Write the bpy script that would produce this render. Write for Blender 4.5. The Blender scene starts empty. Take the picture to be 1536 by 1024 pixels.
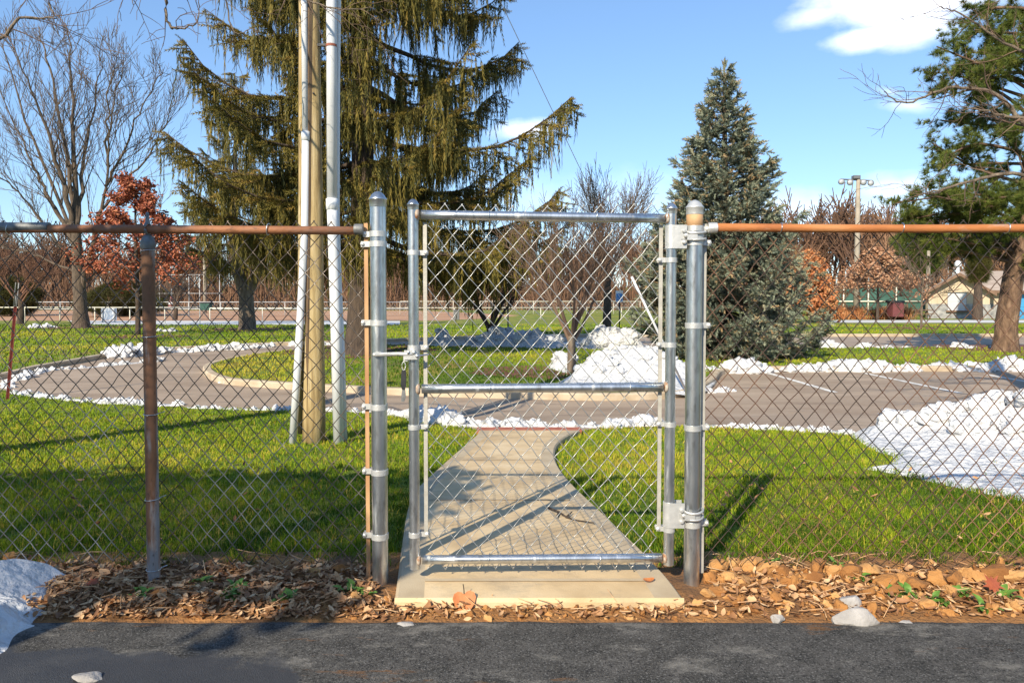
import bpy, bmesh, math, random
import numpy as np
from mathutils import Vector, noise as mnoise
R = np.random.default_rng(7)
random.seed(7)
scene = bpy.context.scene
COL = scene.collection
rad = math.radians

# ------------------------------------------------------------------ camera model
F = 1100.0; TH = rad(2.1); CY = 470.3; CAMZ = 1.21
cT, sT = math.cos(TH), math.sin(TH)
GP = [(-50, 0), (3.2, 0), (9.5, -.45), (20, -.5), (65, -1.6), (90, -1.7), (3000, -1.7)]
GX = np.array([p[0] for p in GP]); GZ = np.array([p[1] for p in GP])
def gz(y): return np.interp(y, GX, GZ)
def ray(px, py):
    xc = (px-768)/F; yc = -(py-CY)/F
    return xc, cT+yc*sT, -sT+yc*cT
def at(px, py, d):
    x, y, z = ray(px, py); t = d/y
    return np.array([x*t, d, CAMZ+z*t])
def G(px, py, dz=0.0):
    """ground point seen at this spot of the photograph"""
    x, y, z = ray(px, py); lo, hi = .5, 2500.
    for _ in range(60):
        m = (lo+hi)/2
        if CAMZ+z*m/y > gz(m)+dz: lo = m
        else: hi = m
    return np.array([x*lo/y, lo, gz(lo)+dz])

# ------------------------------------------------------------------ object helpers
ORG = {}
def tag(o, label=None, cat=None, group=None, kind=None):
    if label: o['label'] = label
    if cat: o['category'] = cat
    if group: o['group'] = group
    if kind: o['kind'] = kind
    return o
def thing(name, loc, label, cat, group=None, kind=None):
    o = bpy.data.objects.new(name, None); o.empty_display_size = .1
    COL.objects.link(o); o.location = [float(v) for v in loc]; ORG[o.name] = np.array(loc, float)
    return tag(o, label, cat, group, kind)

class MB:
    def __init__(s): s.v = []; s.f = []; s.n = 0; s.r = []; s.m = []
    def add(s, v, faces, rnd=0.5, mi=0):
        v = np.asarray(v, float).reshape(-1, 3)
        if not isinstance(faces, list): faces = [faces]
        for f in faces:
            f = np.asarray(f, int)
            if f.size: s.f.append(f+s.n); s.m.append(np.full(len(f), mi))
        s.v.append(v); s.n += len(v)
        s.r.append(np.full(len(v), rnd) if np.isscalar(rnd) else np.asarray(rnd, float).ravel())
        return s
    def box(s, c, sz, mi=0, rot=0, rnd=.5):
        c = np.array(c); h = np.array(sz)/2
        v = np.array([[x, y, z] for x in (-1, 1) for y in (-1, 1) for z in (-1, 1)])*h
        if rot:
            a, b = math.cos(rot), math.sin(rot)
            v = np.stack([v[:, 0]*a-v[:, 1]*b, v[:, 0]*b+v[:, 1]*a, v[:, 2]], 1)
        f = [[0, 1, 3, 2], [4, 6, 7, 5], [0, 4, 5, 1], [2, 3, 7, 6], [0, 2, 6, 4], [1, 5, 7, 3]]
        return s.add(v+c, np.array(f), rnd, mi)
    def tubes(s, P, r, sides=5, rnd=.5, cap=True, mi=0):
        """P (N,K,3) poly lines, r (N,K) radii"""
        P = np.asarray(P, float); N, K, _ = P.shape; r = np.broadcast_to(np.asarray(r, float), (N, K))
        T = np.empty_like(P); T[:, 1:-1] = P[:, 2:]-P[:, :-2]; T[:, 0] = P[:, 1]-P[:, 0]; T[:, -1] = P[:, -1]-P[:, -2]
        T /= np.linalg.norm(T, axis=2, keepdims=True)+1e-9
        D = P[:, -1]-P[:, 0]; ax = np.where(np.abs(D[:, 2:3]) > .8*np.linalg.norm(D, axis=1, keepdims=True), [[1., 0, 0]], [[0, 0, 1.]])
        U = np.cross(T, ax[:, None, :]); U /= np.linalg.norm(U, axis=2, keepdims=True)+1e-9
        W = np.cross(T, U); a = np.arange(sides)*2*math.pi/sides
        V = P[:, :, None, :]+r[:, :, None, None]*(np.cos(a)[None, None, :, None]*U[:, :, None, :]+np.sin(a)[None, None, :, None]*W[:, :, None, :])
        i = np.arange(N)[:, None, None]*K*sides; k = np.arange(K-1)[None, :, None]*sides; j = np.arange(sides)[None, None, :]; j2 = (j+1) % sides
        q = np.stack([i+k+j, i+k+j2, i+k+sides+j2, i+k+sides+j], -1).reshape(-1, 4)
        fs = [q]
        if cap:
            b = np.arange(N)[:, None]*K*sides
            fs += [b+np.arange(sides)[None, ::-1], b+(K-1)*sides+np.arange(sides)[None, :]]
        rr = rnd if np.isscalar(rnd) else np.repeat(np.asarray(rnd), K*sides)
        return s.add(V, fs, rr, mi)
    def tube(s, pts, r, sides=10, rnd=.5, cap=True, mi=0):
        pts = np.asarray(pts, float); r = np.broadcast_to(np.asarray(r, float), (len(pts),))
        return s.tubes(pts[None], r[None], sides, rnd, cap, mi)
    def lathe(s, c, prof, sides=20, rnd=.5, mi=0, axis=2):
        a = np.arange(sides)*2*math.pi/sides; prof = np.asarray(prof, float); K = len(prof)
        V = np.stack([prof[:, 0:1]*np.cos(a), prof[:, 0:1]*np.sin(a), np.repeat(prof[:, 1:2], sides, 1)], -1)
        if axis == 0: V = V[..., [2, 0, 1]]
        if axis == 1: V = V[..., [1, 2, 0]]
        V = V+np.array(c); k = np.arange(K-1)[:, None]*sides; j = np.arange(sides)[None]; j2 = (j+1) % sides
        q = np.stack([k+j, k+j2, k+sides+j2, k+sides+j], -1).reshape(-1, 4)
        return s.add(V, [q, np.arange(sides)[None, ::-1], (K-1)*sides+np.arange(sides)[None]], rnd, mi)
    def inst(s, tv, tf, pos, M, rnd=None, mi=0):
        """template copied into the mesh: pos (N,3), M (N,3,3) columns = axes"""
        tv = np.asarray(tv, float); N = len(pos); K = len(tv)
        V = np.einsum('nij,kj->nki', M, tv)+np.asarray(pos)[:, None, :]
        fs = [(np.arange(N)[:, None, None]*K+np.asarray(f)[None]).reshape(-1, np.asarray(f).shape[1]) for f in (tf if isinstance(tf, list) else [tf])]
        rr = .5 if rnd is None else np.repeat(rnd, K)
        return s.add(V, fs, rr, mi)
    def poly(s, pts, mi=0, rnd=.5): return s.add(pts, np.arange(len(pts))[None], rnd, mi)
    def build(s, name, mats, parent=None, origin=None, smooth=True, sharp=None, label=None):
        v = np.concatenate(s.v); rn = np.concatenate(s.r)
        if parent is not None: o0 = ORG[parent.name]
        elif origin is not None: o0 = np.array(origin, float)
        else: o0 = np.array([(v[:, 0].min()+v[:, 0].max())/2, (v[:, 1].min()+v[:, 1].max())/2, v[:, 2].min()])
        v = v-o0
        me = bpy.data.meshes.new(name); me.vertices.add(len(v)); me.vertices.foreach_set('co', v.astype(np.float32).ravel())
        tot = np.concatenate([np.full(len(f), f.shape[1]) for f in s.f]); li = np.concatenate([f.ravel() for f in s.f])
        me.loops.add(len(li)); me.loops.foreach_set('vertex_index', li.astype(np.int32))
        me.polygons.add(len(tot)); st = np.concatenate([[0], np.cumsum(tot)[:-1]])
        me.polygons.foreach_set('loop_start', st.astype(np.int32)); me.polygons.foreach_set('loop_total', tot.astype(np.int32))
        me.polygons.foreach_set('material_index', np.concatenate(s.m).astype(np.int32))
        me.polygons.foreach_set('use_smooth', np.full(len(tot), bool(smooth)))
        a = me.attributes.new('rnd', 'FLOAT', 'POINT'); a.data.foreach_set('value', rn.astype(np.float32))
        me.update(calc_edges=True); me.validate()
        if smooth and sharp: me.set_sharp_from_angle(angle=rad(sharp))
        for m in (mats if isinstance(mats, (list, tuple)) else [mats]): me.materials.append(m)
        o = bpy.data.objects.new(name, me); COL.objects.link(o)
        if parent is not None: o.parent = parent
        else: o.location = [float(x) for x in o0]
        ORG[o.name] = o0
        if label: o['label'] = label
        return o

def struct(o, label=None): o['kind'] = 'structure'; return tag(o, label)

# ------------------------------------------------------------------ materials
def mat(name, stops, scale=4., rough=.7, metal=0., bump=0., bscale=None, attr=0., stretch=(1, 1, 1), detail=6., spec=None, dist=0., bdist=.01, mid=None, world=True):
    """noise (mixed with the per-piece 'rnd' attribute) -> colour ramp -> principled"""
    m = bpy.data.materials.new(name); m.use_nodes = True; nt = m.node_tree; N = nt.nodes; L = nt.links
    b = N['Principled BSDF']; b.inputs['Roughness'].default_value = rough; b.inputs['Metallic'].default_value = metal
    if spec is not None: b.inputs['Specular IOR Level'].default_value = spec
    g = N.new('ShaderNodeNewGeometry'); mp = N.new('ShaderNodeMapping'); mp.inputs['Scale'].default_value = stretch
    L.new(g.outputs['Position'], mp.inputs['Vector'])
    nz = N.new('ShaderNodeTexNoise'); nz.inputs['Scale'].default_value = scale; nz.inputs['Detail'].default_value = detail; nz.inputs['Distortion'].default_value = dist
    L.new(mp.outputs[0], nz.inputs['Vector'])
    cr = N.new('ShaderNodeValToRGB'); e = cr.color_ramp.elements
    while len(e) < len(stops): e.new(.5)
    for k, (p, c) in enumerate(stops): e[k].position = p; e[k].color = (*c, 1)
    if attr > 0:
        at_ = N.new('ShaderNodeAttribute'); at_.attribute_name = 'rnd'
        mx = N.new('ShaderNodeMix'); mx.inputs[0].default_value = attr
        L.new(nz.outputs['Fac'], mx.inputs[2]); L.new(at_.outputs['Fac'], mx.inputs[3]); L.new(mx.outputs[0], cr.inputs[0])
    else: L.new(nz.outputs['Fac'], cr.inputs[0])
    L.new(cr.outputs[0], b.inputs['Base Color'])
    if bump:
        n2 = N.new('ShaderNodeTexNoise'); n2.inputs['Scale'].default_value = bscale or scale*6; n2.inputs['Detail'].default_value = 5
        L.new(mp.outputs[0], n2.inputs['Vector']); bp = N.new('ShaderNodeBump'); bp.inputs['Strength'].default_value = bump; bp.inputs['Distance'].default_value = bdist
        L.new(n2.outputs['Fac'], bp.inputs['Height']); L.new(bp.outputs[0], b.inputs['Normal'])
    return m
def overlay(m, color, scale, lo, hi, stretch=(1, 1, 1), rough=None, amt=1., metal=None, grit=.6):
    """mix a second colour over the base where another noise exceeds lo..hi"""
    nt = m.node_tree; N = nt.nodes; L = nt.links; b = N['Principled BSDF']
    src = b.inputs['Base Color'].links[0].from_socket
    g = N.new('ShaderNodeNewGeometry'); mp = N.new('ShaderNodeMapping'); mp.inputs['Scale'].default_value = stretch; mp.inputs['Location'].default_value = (scale*1.7, lo*9, 3.1)
    L.new(g.outputs['Position'], mp.inputs['Vector'])
    nz = N.new('ShaderNodeTexNoise'); nz.inputs['Scale'].default_value = scale; nz.inputs['Detail'].default_value = 7 if grit < .7 else 13; nz.inputs['Roughness'].default_value = grit
    L.new(mp.outputs[0], nz.inputs['Vector'])
    mr = N.new('ShaderNodeMapRange'); mr.inputs[1].default_value = lo; mr.inputs[2].default_value = hi; mr.inputs[4].default_value = amt
    L.new(nz.outputs['Fac'], mr.inputs[0])
    mx = N.new('ShaderNodeMix'); mx.data_type = 'RGBA'; L.new(mr.outputs[0], mx.inputs[0]); L.new(src, mx.inputs[6]); mx.inputs[7].default_value = (*color, 1)
    L.new(mx.outputs[2], b.inputs['Base Color'])
    for key, val in (('Roughness', rough), ('Metallic', metal)):
        if val is not None:
            q = N.new('ShaderNodeMapRange'); q.inputs[3].default_value = b.inputs[key].default_value; q.inputs[4].default_value = val
            L.new(mr.outputs[0], q.inputs[0]); L.new(q.outputs[0], b.inputs[key])
    return m

M = {}
M['galv'] = mat('galvanised_steel', [(.3, (.46, .48, .49)), (.55, (.62, .64, .65)), (.75, (.76, .76, .76))], 22, .33, .95, .05, 120, detail=8, stretch=(1, 1, .35))
overlay(M['galv'], (.26, .26, .25), 55, .52, .70, (1, 1, .25), .55, .65)
overlay(M['galv'], (.62, .60, .54), 26, .60, .74, (1, 1, .12), .7, .7, .3)
M['zinc'] = mat('bright_zinc_fitting', [(.3, (.52, .52, .50)), (.7, (.68, .67, .64))], 40, .45, .55, .1, 200)
M['zinc_bar'] = mat('pale_tension_bar', [(.3, (.38, .36, .31)), (.7, (.52, .49, .43))], 25, .55, .3, .1, 150)
M['weld'] = mat('rusty_weld', [(.35, (.30, .13, .05)), (.6, (.52, .45, .36))], 60, .8, .2, .3, 200)
M['rust'] = mat('orange_rusted_pipe', [(.3, (.30, .095, .025)), (.55, (.46, .17, .05)), (.75, (.55, .27, .11))], 9, .75, .1, .15, 150, stretch=(.4, 1, 1))
overlay(M['rust'], (.40, .37, .34), 14, .58, .75, (.35, 1, 1), .5, .7)
M['rust_dark'] = mat('brown_rusted_pipe', [(.3, (.12, .065, .035)), (.5, (.27, .125, .06)), (.72, (.46, .20, .09))], 6, .7, .2, .15, 150, stretch=(1, 1, .5))
overlay(M['rust_dark'], (.32, .32, .31), 16, .48, .58, (1, 1, .16), .45, .85)
overlay(M['rust_dark'], (.07, .04, .03), 60, .58, .70, (1, 1, .5), .7, .8)
M['rust_rail'] = mat('brown_rusted_rail', [(.3, (.13, .06, .03)), (.5, (.26, .105, .045)), (.72, (.42, .17, .07))], 5, .7, .15, .2, 120, stretch=(.4, 1, 1))
overlay(M['rust_rail'], (.20, .19, .18), 9, .53, .68, (.3, 1, 1), .5, .7)
overlay(M['rust_rail'], (.07, .04, .03), 55, .56, .70, (.5, 1, 1), .7, .7)
M['oldgalv'] = mat('old_dark_galvanising', [(.3, (.12, .125, .125)), (.7, (.26, .26, .25))], 30, .55, .5, .1, 150)
M['wire_new'] = mat('new_mesh_wire', [(.3, (.36, .36, .345)), (.7, (.56, .55, .52))], 30, .38, .75)
M['wire_old'] = mat('weathered_mesh_wire', [(.35, (.05, .043, .038)), (.50, (.18, .14, .11)), (.66, (.46, .42, .37))], 3.2, .36, .75, detail=9)
M['wire_rust'] = mat('rusted_mesh_wire', [(.38, (.032, .025, .021)), (.52, (.12, .06, .036)), (.68, (.28, .145, .08))], 2.6, .65, .2, detail=9)
M['bar_rust'] = mat('tan_rusted_bar', [(.3, (.36, .17, .07)), (.7, (.58, .36, .18))], 14, .7, .1, stretch=(1, 1, .3))
M['black'] = mat('black_rubber', [(.3, (.012, .012, .014)), (.7, (.03, .03, .032))], 30, .5)
M['asphalt'] = mat('sealed_asphalt', [(.3, (.048, .046, .042)), (.7, (.105, .098, .089))], 9, .95, 0, .9, 330, detail=9, bdist=.005, spec=.15)
overlay(M['asphalt'], (.24, .23, .215), 170, .54, .62, (1, 1, 1), .95, .6)
overlay(M['asphalt'], (.012, .012, .013), 120, .52, .62, (1, 1, 1), .95, .75)
overlay(M['asphalt'], (.32, .295, .255), 2.6, .53, .62, (1, 2.0, 1), .9, .48, None, .80)
overlay(M['asphalt'], (.25, .24, .225), 70, .64, .74, (1, 1.2, 1), .9, .6)
overlay(M['asphalt'], (.22, .10, .03), 2.1, .60, .67, (1, 3.5, 1), .9, .7, None, .74)
M['road'] = mat('worn_road_asphalt', [(.3, (.25, .18, .125)), (.7, (.40, .305, .22))], 1.2, .85, 0, .25, 60, stretch=(.5, 1.5, 1), detail=9)
overlay(M['road'], (.33, .29, .25), 9, .58, .75, (.25, 2.5, 1), .9, .5)
M['concrete'] = mat('path_concrete', [(.3, (.48, .335, .175)), (.55, (.63, .465, .265)), (.75, (.71, .56, .355))], 3.5, .85, 0, .25, 160, detail=9)
overlay(M['concrete'], (.32, .24, .15), 4.5, .56, .74, (1, 1.6, 1), .8, .55)
overlay(M['concrete'], (.27, .22, .16), 2.2, .50, .62, (1, 1.4, 1), .8, .45, None, .76)
M['concrete_edge'] = mat('tooled_edge_concrete', [(.3, (.40, .305, .19)), (.7, (.52, .42, .28))], 6, .85, 0, .2, 160, detail=9)
M['kerb'] = mat('kerb_concrete', [(.3, (.36, .27, .17)), (.7, (.56, .46, .33))], 3, .9, 0, .4, 60, detail=8)
M['brickstrip'] = mat('red_edge_strip', [(.3, (.30, .08, .05)), (.7, (.42, .15, .09))], 12, .9, 0, .2, 80)
M['paint'] = mat('white_road_paint', [(.35, (.50, .46, .40)), (.6, (.80, .78, .74))], 14, .8)
M['ground'] = mat('lawn_soil_and_turf', [(.28, (.075, .13, .008)), (.45, (.15, .20, .012)), (.58, (.26, .24, .020)), (.75, (.33, .20, .05))], .9, .95, 0, .9, 45, detail=10, bdist=.03)
overlay(M['ground'], (.17, .10, .035), .35, .55, .7, (1, 1.6, 1), None, .55)
overlay(M['road'], (.12, .09, .07), 3.3, .60, .64, (.3, 1.6, 1), .9, .5)
overlay(M['ground'], (.06, .11, .012), 6, .5, .7, (1, 1, 1), None, .6)
M['soil'] = mat('orange_clay_soil', [(.3, (.13, .065, .028)), (.5, (.27, .125, .04)), (.7, (.40, .19, .06))], 5, .95, 0, .9, 70, detail=10, bdist=.02)
M['clod'] = mat('clay_clod', [(.2, (.20, .08, .022)), (.5, (.40, .18, .05)), (.8, (.55, .31, .12))], 14, .95, 0, .7, 90, attr=.55, detail=8)
M['rock'] = mat('pale_stone', [(.3, (.27, .25, .23)), (.7, (.46, .43, .40))], 12, .85, 0, .5, 90, detail=8)
M['snow'] = mat('old_snow', [(.3, (.54, .54, .545)), (.6, (.65, .645, .64))], 6, .65, 0, .9, 16, detail=9, bdist=.06)
overlay(M['snow'], (.38, .31, .25), 3.1, .60, .74, (1, 1, 1), .8, .5, None, .72)
M['leaf'] = mat('dry_brown_leaf', [(.0, (.11, .045, .018)), (.3, (.30, .14, .055)), (.6, (.50, .27, .12)), (.88, (.66, .44, .24)), (1., (.50, .14, .04))], 30, .7, 0, .25, 60, attr=.8)
M['leaf_orange'] = mat('orange_leaf', [(.3, (.40, .12, .03)), (.7, (.55, .21, .07))], 25, .65, 0, .3, 50)
M['leaf_red'] = mat('dark_red_leaf', [(.3, (.24, .05, .02)), (.7, (.40, .10, .03))], 25, .65, 0, .3, 50)
M['grass'] = mat('grass_blade', [(.1, (.045, .095, .006)), (.36, (.135, .215, .009)), (.56, (.25, .29, .014)), (.76, (.38, .32, .035)), (1., (.46, .28, .09))], 1.1, .7, 0, attr=.85, spec=.12)
M['weed'] = mat('weed_leaf', [(.3, (.07, .16, .02)), (.7, (.14, .26, .035))], 30, .6)
M['pole'] = mat('treated_pole_wood', [(.3, (.22, .145, .06)), (.5, (.40, .29, .13)), (.72, (.52, .41, .23))], 9, .85, 0, .5, 60, stretch=(3, 3, .25), detail=9)
overlay(M['pole'], (.16, .11, .06), 22, .60, .68, (3, 3, .05), None, .8)
M['guard'] = mat('dark_guard_wood', [(.3, (.10, .06, .035)), (.7, (.20, .13, .07))], 12, .85, 0, .3, 60, stretch=(3, 3, .3))
M['pvc'] = mat('white_conduit', [(.3, (.62, .63, .65)), (.7, (.76, .76, .76))], 8, .45, 0, stretch=(1, 1, .3))
overlay(M['pvc'], (.50, .48, .44), 9, .52, .72, (2, 2, .12), .6, .6)
M['strap'] = mat('rusty_strap', [(.3, (.22, .06, .03)), (.7, (.34, .11, .06))], 20, .7)
M['redpost'] = mat('dark_red_post', [(.3, (.14, .03, .025)), (.7, (.26, .055, .04))], 15, .65, 0, .2, 80)
M['bark'] = mat('grey_brown_bark', [(.3, (.09, .065, .045)), (.6, (.20, .15, .105)), (.8, (.30, .24, .17))], 7, .95, 0, 1., 25, stretch=(2, 2, .5), detail=8, bdist=.03)
M['bark_mid'] = mat('brown_bark', [(.3, (.06, .043, .03)), (.6, (.14, .10, .07)), (.8, (.22, .165, .115))], 7, .95, 0, 1., 25, stretch=(2, 2, .5), detail=8, bdist=.03)
M['bark_dark'] = mat('dark_bark', [(.3, (.035, .025, .02)), (.7, (.11, .075, .05))], 8, .95, 0, 1., 25, stretch=(2, 2, .4), detail=8, bdist=.03)
M['bark_pine'] = mat('pine_bark', [(.3, (.06, .035, .022)), (.55, (.17, .10, .06)), (.8, (.30, .20, .13))], 6, .95, 0, 1., 14, stretch=(1.6, 1.6, .6), detail=8, bdist=.05)
M['twig'] = mat('bare_twig', [(.2, (.07, .05, .038)), (.8, (.15, .11, .08))], 1.5, .9, attr=.6)
M['twig_red'] = mat('reddish_twig', [(.2, (.11, .05, .032)), (.8, (.22, .105, .06))], 1.5, .9, attr=.6)
M['twig_near'] = mat('near_bare_twig', [(.2, (.09, .055, .04)), (.8, (.20, .125, .08))], 6, .9, attr=.5)
M['norway'] = mat('drooping_spruce_needles', [(.1, (.022, .027, .007)), (.42, (.10, .088, .016)), (.7, (.205, .15, .028)), (.92, (.30, .15, .04))], 1.6, .7, attr=.6, spec=.25)
M['blue'] = mat('blue_spruce_needles', [(.12, (.030, .042, .034)), (.42, (.135, .165, .120)), (.68, (.31, .33, .225)), (.95, (.42, .21, .07))], 1.4, .7, attr=.65, spec=.25)
M['pine'] = mat('pine_needles', [(.1, (.02, .035, .007)), (.42, (.075, .105, .015)), (.7, (.16, .18, .028)), (.95, (.24, .17, .045))], 1.2, .65, attr=.6, spec=.3)
M['oak_red'] = mat('red_oak_leaves', [(.1, (.16, .035, .02)), (.5, (.34, .085, .035)), (.9, (.50, .19, .09))], 2, .7, attr=.75)
M['oak_rust'] = mat('rust_leaves', [(.1, (.22, .09, .045)), (.5, (.38, .19, .10)), (.9, (.52, .33, .20))], 2, .7, attr=.75)
M['shrub_orange'] = mat('orange_shrub_leaves', [(.1, (.30, .09, .03)), (.5, (.45, .17, .06)), (.9, (.55, .28, .12))], 2, .8, attr=.75)
M['thicket'] = mat('distant_bare_wood', [(.15, (.07, .042, .028)), (.5, (.17, .088, .05)), (.85, (.30, .165, .09))], .12, .95, attr=.5)
M['mulch'] = mat('bark_mulch', [(.3, (.10, .04, .022)), (.7, (.26, .11, .06))], 9, .95, 0, 1., 40, detail=9, bdist=.03)
M['infield'] = mat('infield_dirt', [(.3, (.36, .19, .10)), (.7, (.48, .27, .15))], .3, .95)
M['cream'] = mat('cream_rail', [(.3, (.56, .52, .40)), (.7, (.72, .68, .55))], 2, .6)
M['greymesh'] = mat('grey_fence_pipe', [(.3, (.36, .37, .37)), (.7, (.52, .52, .50))], 3, .6, .2)
M['screen'] = mat('green_windscreen', [(.3, (.03, .085, .065)), (.7, (.06, .14, .11))], 1.5, .8)
M['siding'] = mat('tan_board_siding', [(.3, (.42, .33, .22)), (.7, (.58, .48, .34))], 3, .85, 0, stretch=(6, 6, .3))
M['fascia'] = mat('brown_fascia', [(.3, (.13, .075, .045)), (.7, (.22, .13, .08))], 3, .8)
M['roof'] = mat('tan_shingle_roof', [(.3, (.30, .23, .18)), (.7, (.42, .34, .28))], 1.5, .9, stretch=(1, 1, 3))
M['stone'] = mat('grey_stone_base', [(.3, (.17, .17, .17)), (.7, (.40, .39, .37))], 3, .9, 0, .6, 8, detail=3)
M['shutter'] = mat('grey_roll_shutter', [(.3, (.42, .44, .46)), (.7, (.54, .55, .56))], 2, .5, .2, stretch=(.2, .2, 8))
M['bluedoor'] = mat('blue_door', [(.3, (.02, .22, .46)), (.7, (.04, .30, .55))], 1, .5)
M['lampgrey'] = mat('grey_lamp_housing', [(.3, (.13, .13, .135)), (.7, (.2, .2, .2))], 6, .5, .3)
M['lens'] = mat('lamp_lens', [(.3, (.35, .36, .38)), (.7, (.48, .48, .48))], 6, .25)
M['concpole'] = mat('pale_concrete_pole', [(.3, (.27, .225, .165)), (.7, (.38, .32, .25))], 2, .8)
M['signblue'] = mat('sign_blue', [(.3, (.06, .22, .55)), (.7, (.08, .26, .60))], 4, .4)
M['signwhite'] = mat('sign_white', [(.3, (.74, .75, .76)), (.7, (.80, .80, .80))], 4, .4)
M['binred'] = mat('dark_red_bin', [(.3, (.11, .03, .028)), (.7, (.17, .045, .04))], 4, .5)
M['pavement'] = mat('pale_pavement', [(.3, (.50, .49, .47)), (.7, (.64, .63, .60))], .5, .9)
M['wallbrick'] = mat('garage_siding', [(.3, (.42, .40, .38)), (.7, (.52, .50, .47))], 4, .8)

# ------------------------------------------------------------------ ground sheets
def sheet(name, pts, m, dz=.004, label=None, cuts=(3.2, 9.5, 20, 65, 90)):
    bm = bmesh.new(); vs = [bm.verts.new((p[0], p[1], 0)) for p in pts]; f = bm.faces.new(vs)
    bmesh.ops.triangulate(bm, faces=[f])
    for c in cuts:
        bmesh.ops.bisect_plane(bm, geom=bm.verts[:]+bm.edges[:]+bm.faces[:], plane_co=(0, c, 0), plane_no=(0, 1, 0), dist=1e-5)
    for v in bm.verts: v.co.z = float(gz(v.co.y))+dz
    bmesh.ops.recalc_face_normals(bm, faces=bm.faces[:])
    if sum(f.normal.z for f in bm.faces) < 0: bmesh.ops.reverse_faces(bm, faces=bm.faces[:])
    me = bpy.data.meshes.new(name); bm.to_mesh(me); bm.free(); me.materials.append(m)
    o = bpy.data.objects.new(name, me); COL.objects.link(o); ORG[o.name] = np.zeros(3)
    return struct(o, label)
def smoothline(P, n=6):
    P = np.asarray(P, float); out = []
    for i in range(len(P)-1):
        p0, p1, p2, p3 = P[max(i-1, 0)], P[i], P[i+1], P[min(i+2, len(P)-1)]
        for k in range(n):
            t = k/n; out.append(.5*((2*p1)+(p2-p0)*t+(2*p0-5*p1+4*p2-p3)*t*t+(3*p1-p0-3*p2+p3)*t**3))
    out.append(P[-1]); return np.array(out)
def inpoly(x, y, P):
    P = np.asarray(P)[:, :2]; r = np.zeros(len(x), bool); j = len(P)-1
    for i in range(len(P)):
        c = ((P[i, 1] > y) != (P[j, 1] > y)) & (x < (P[j, 0]-P[i, 0])*(y-P[i, 1])/(P[j, 1]-P[i, 1]+1e-12)+P[i, 0])
        r ^= c; j = i
    return r
gm = MB(); ys = [-50, 3.2, 9.5, 20, 65, 90, 400, 3000]
gv = [[x, y, gz(y)] for y in ys for x in (-2500, -60, 60, 2500)]
gm.add(gv, np.array([[4*i+j, 4*i+j+1, 4*i+j+5, 4*i+j+4] for i in range(len(ys)-1) for j in range(3)]))
struct(gm.build('ground', M['ground'], smooth=False, origin=(0, 0, 0)))

near_px = [(-60, 578), (5, 586), (60, 592), (130, 600), (200, 607), (300, 612), (420, 614), (545, 618), (640, 628), (700, 642), (745, 648), (860, 648), (900, 643), (1000, 640), (1060, 640), (1200, 645), (1290, 655), (1420, 660), (1900, 662)]
far_px = [(1900, 504), (1400, 505), (1230, 505), (1000, 505), (900, 505), (760, 507), (640, 511), (560, 514), (480, 517), (410, 519), (330, 523), (240, 528), (170, 536), (120, 545), (60, 556), (10, 568), (-60, 576)]
near_e = smoothline([G(*p) for p in near_px], 4); far_e = smoothline([G(*p) for p in far_px], 4)
ROAD = np.concatenate([near_e, far_e[:-1]])
sheet('road', ROAD, M['road'], .006)
isl_near = smoothline([G(*p) for p in [(345, 545), (322, 552), (318, 560), (330, 569), (356, 576), (420, 581), (500, 586), (580, 590), (680, 594), (800, 597), (900, 599), (980, 597), (1030, 590), (1058, 575), (1075, 561), (1130, 557), (1250, 556), (1400, 556), (1700, 555)]], 5)
isl_far = smoothline([G(*p) for p in [(1700, 528), (1400, 527), (1230, 527), (1000, 527), (880, 527), (640, 524), (560, 522), (470, 528), (400, 535), (345, 545)]], 4)
ISL = np.concatenate([isl_near, isl_far[1:-1]])
sheet('island_lawn', ISL, M['ground'], .105)
def kerb(name, line, w=.16, h=.11, side=1):
    line = np.asarray(line); T = np.gradient(line[:, :2], axis=0); T /= np.linalg.norm(T, axis=1, keepdims=True)+1e-9
    Nn = np.stack([-T[:, 1], T[:, 0]], 1)*side; b = MB(); K = len(line); V = []
    for (o, z) in [(0, -.05), (0, h-.02), (.02, h), (w-.02, h), (w, h-.02), (w, -.05)]:
        V.append(np.column_stack([line[:, :2]+Nn*o, gz(line[:, 1])+z]))
    V = np.stack(V, 1).reshape(-1, 3); q = [[i*6+j, i*6+j+1, (i+1)*6+j+1, (i+1)*6+j] for i in range(K-1) for j in range(5)]
    b.add(V, np.array(q)); return struct(b.build(name, M['kerb'], smooth=False, origin=(0, 0, 0)))
kerb('kerb', isl_near, side=-1); kerb('kerb', isl_far, side=-1)
kerb('kerb', far_e, side=-1)
for k, (a, b_) in enumerate([((1135, 555), (1252, 589)), ((1296, 560), (1440, 590)), ((1478, 562), (1600, 584))]):
    p, q = G(*a), G(*b_); d = (q-p)/np.linalg.norm(q-p); n = np.array([-d[1], d[0], 0])*.055
    sheet('painted_line', [p-n, q-n, q+n, p+n], M['paint'], .011)
sheet('field_pavement', [G(130, 487), G(600, 487), G(600, 481.5), G(100, 481)], M['pavement'], .008)
sheet('infield', [G(-300, 481), G(660, 481), G(780, 473), G(640, 466), G(-300, 465)], M['infield'], .006)
sheet('far_path', [G(1240, 484), G(1800, 484), G(1800, 480), G(1240, 480)], M['pavement'], .008)
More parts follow.
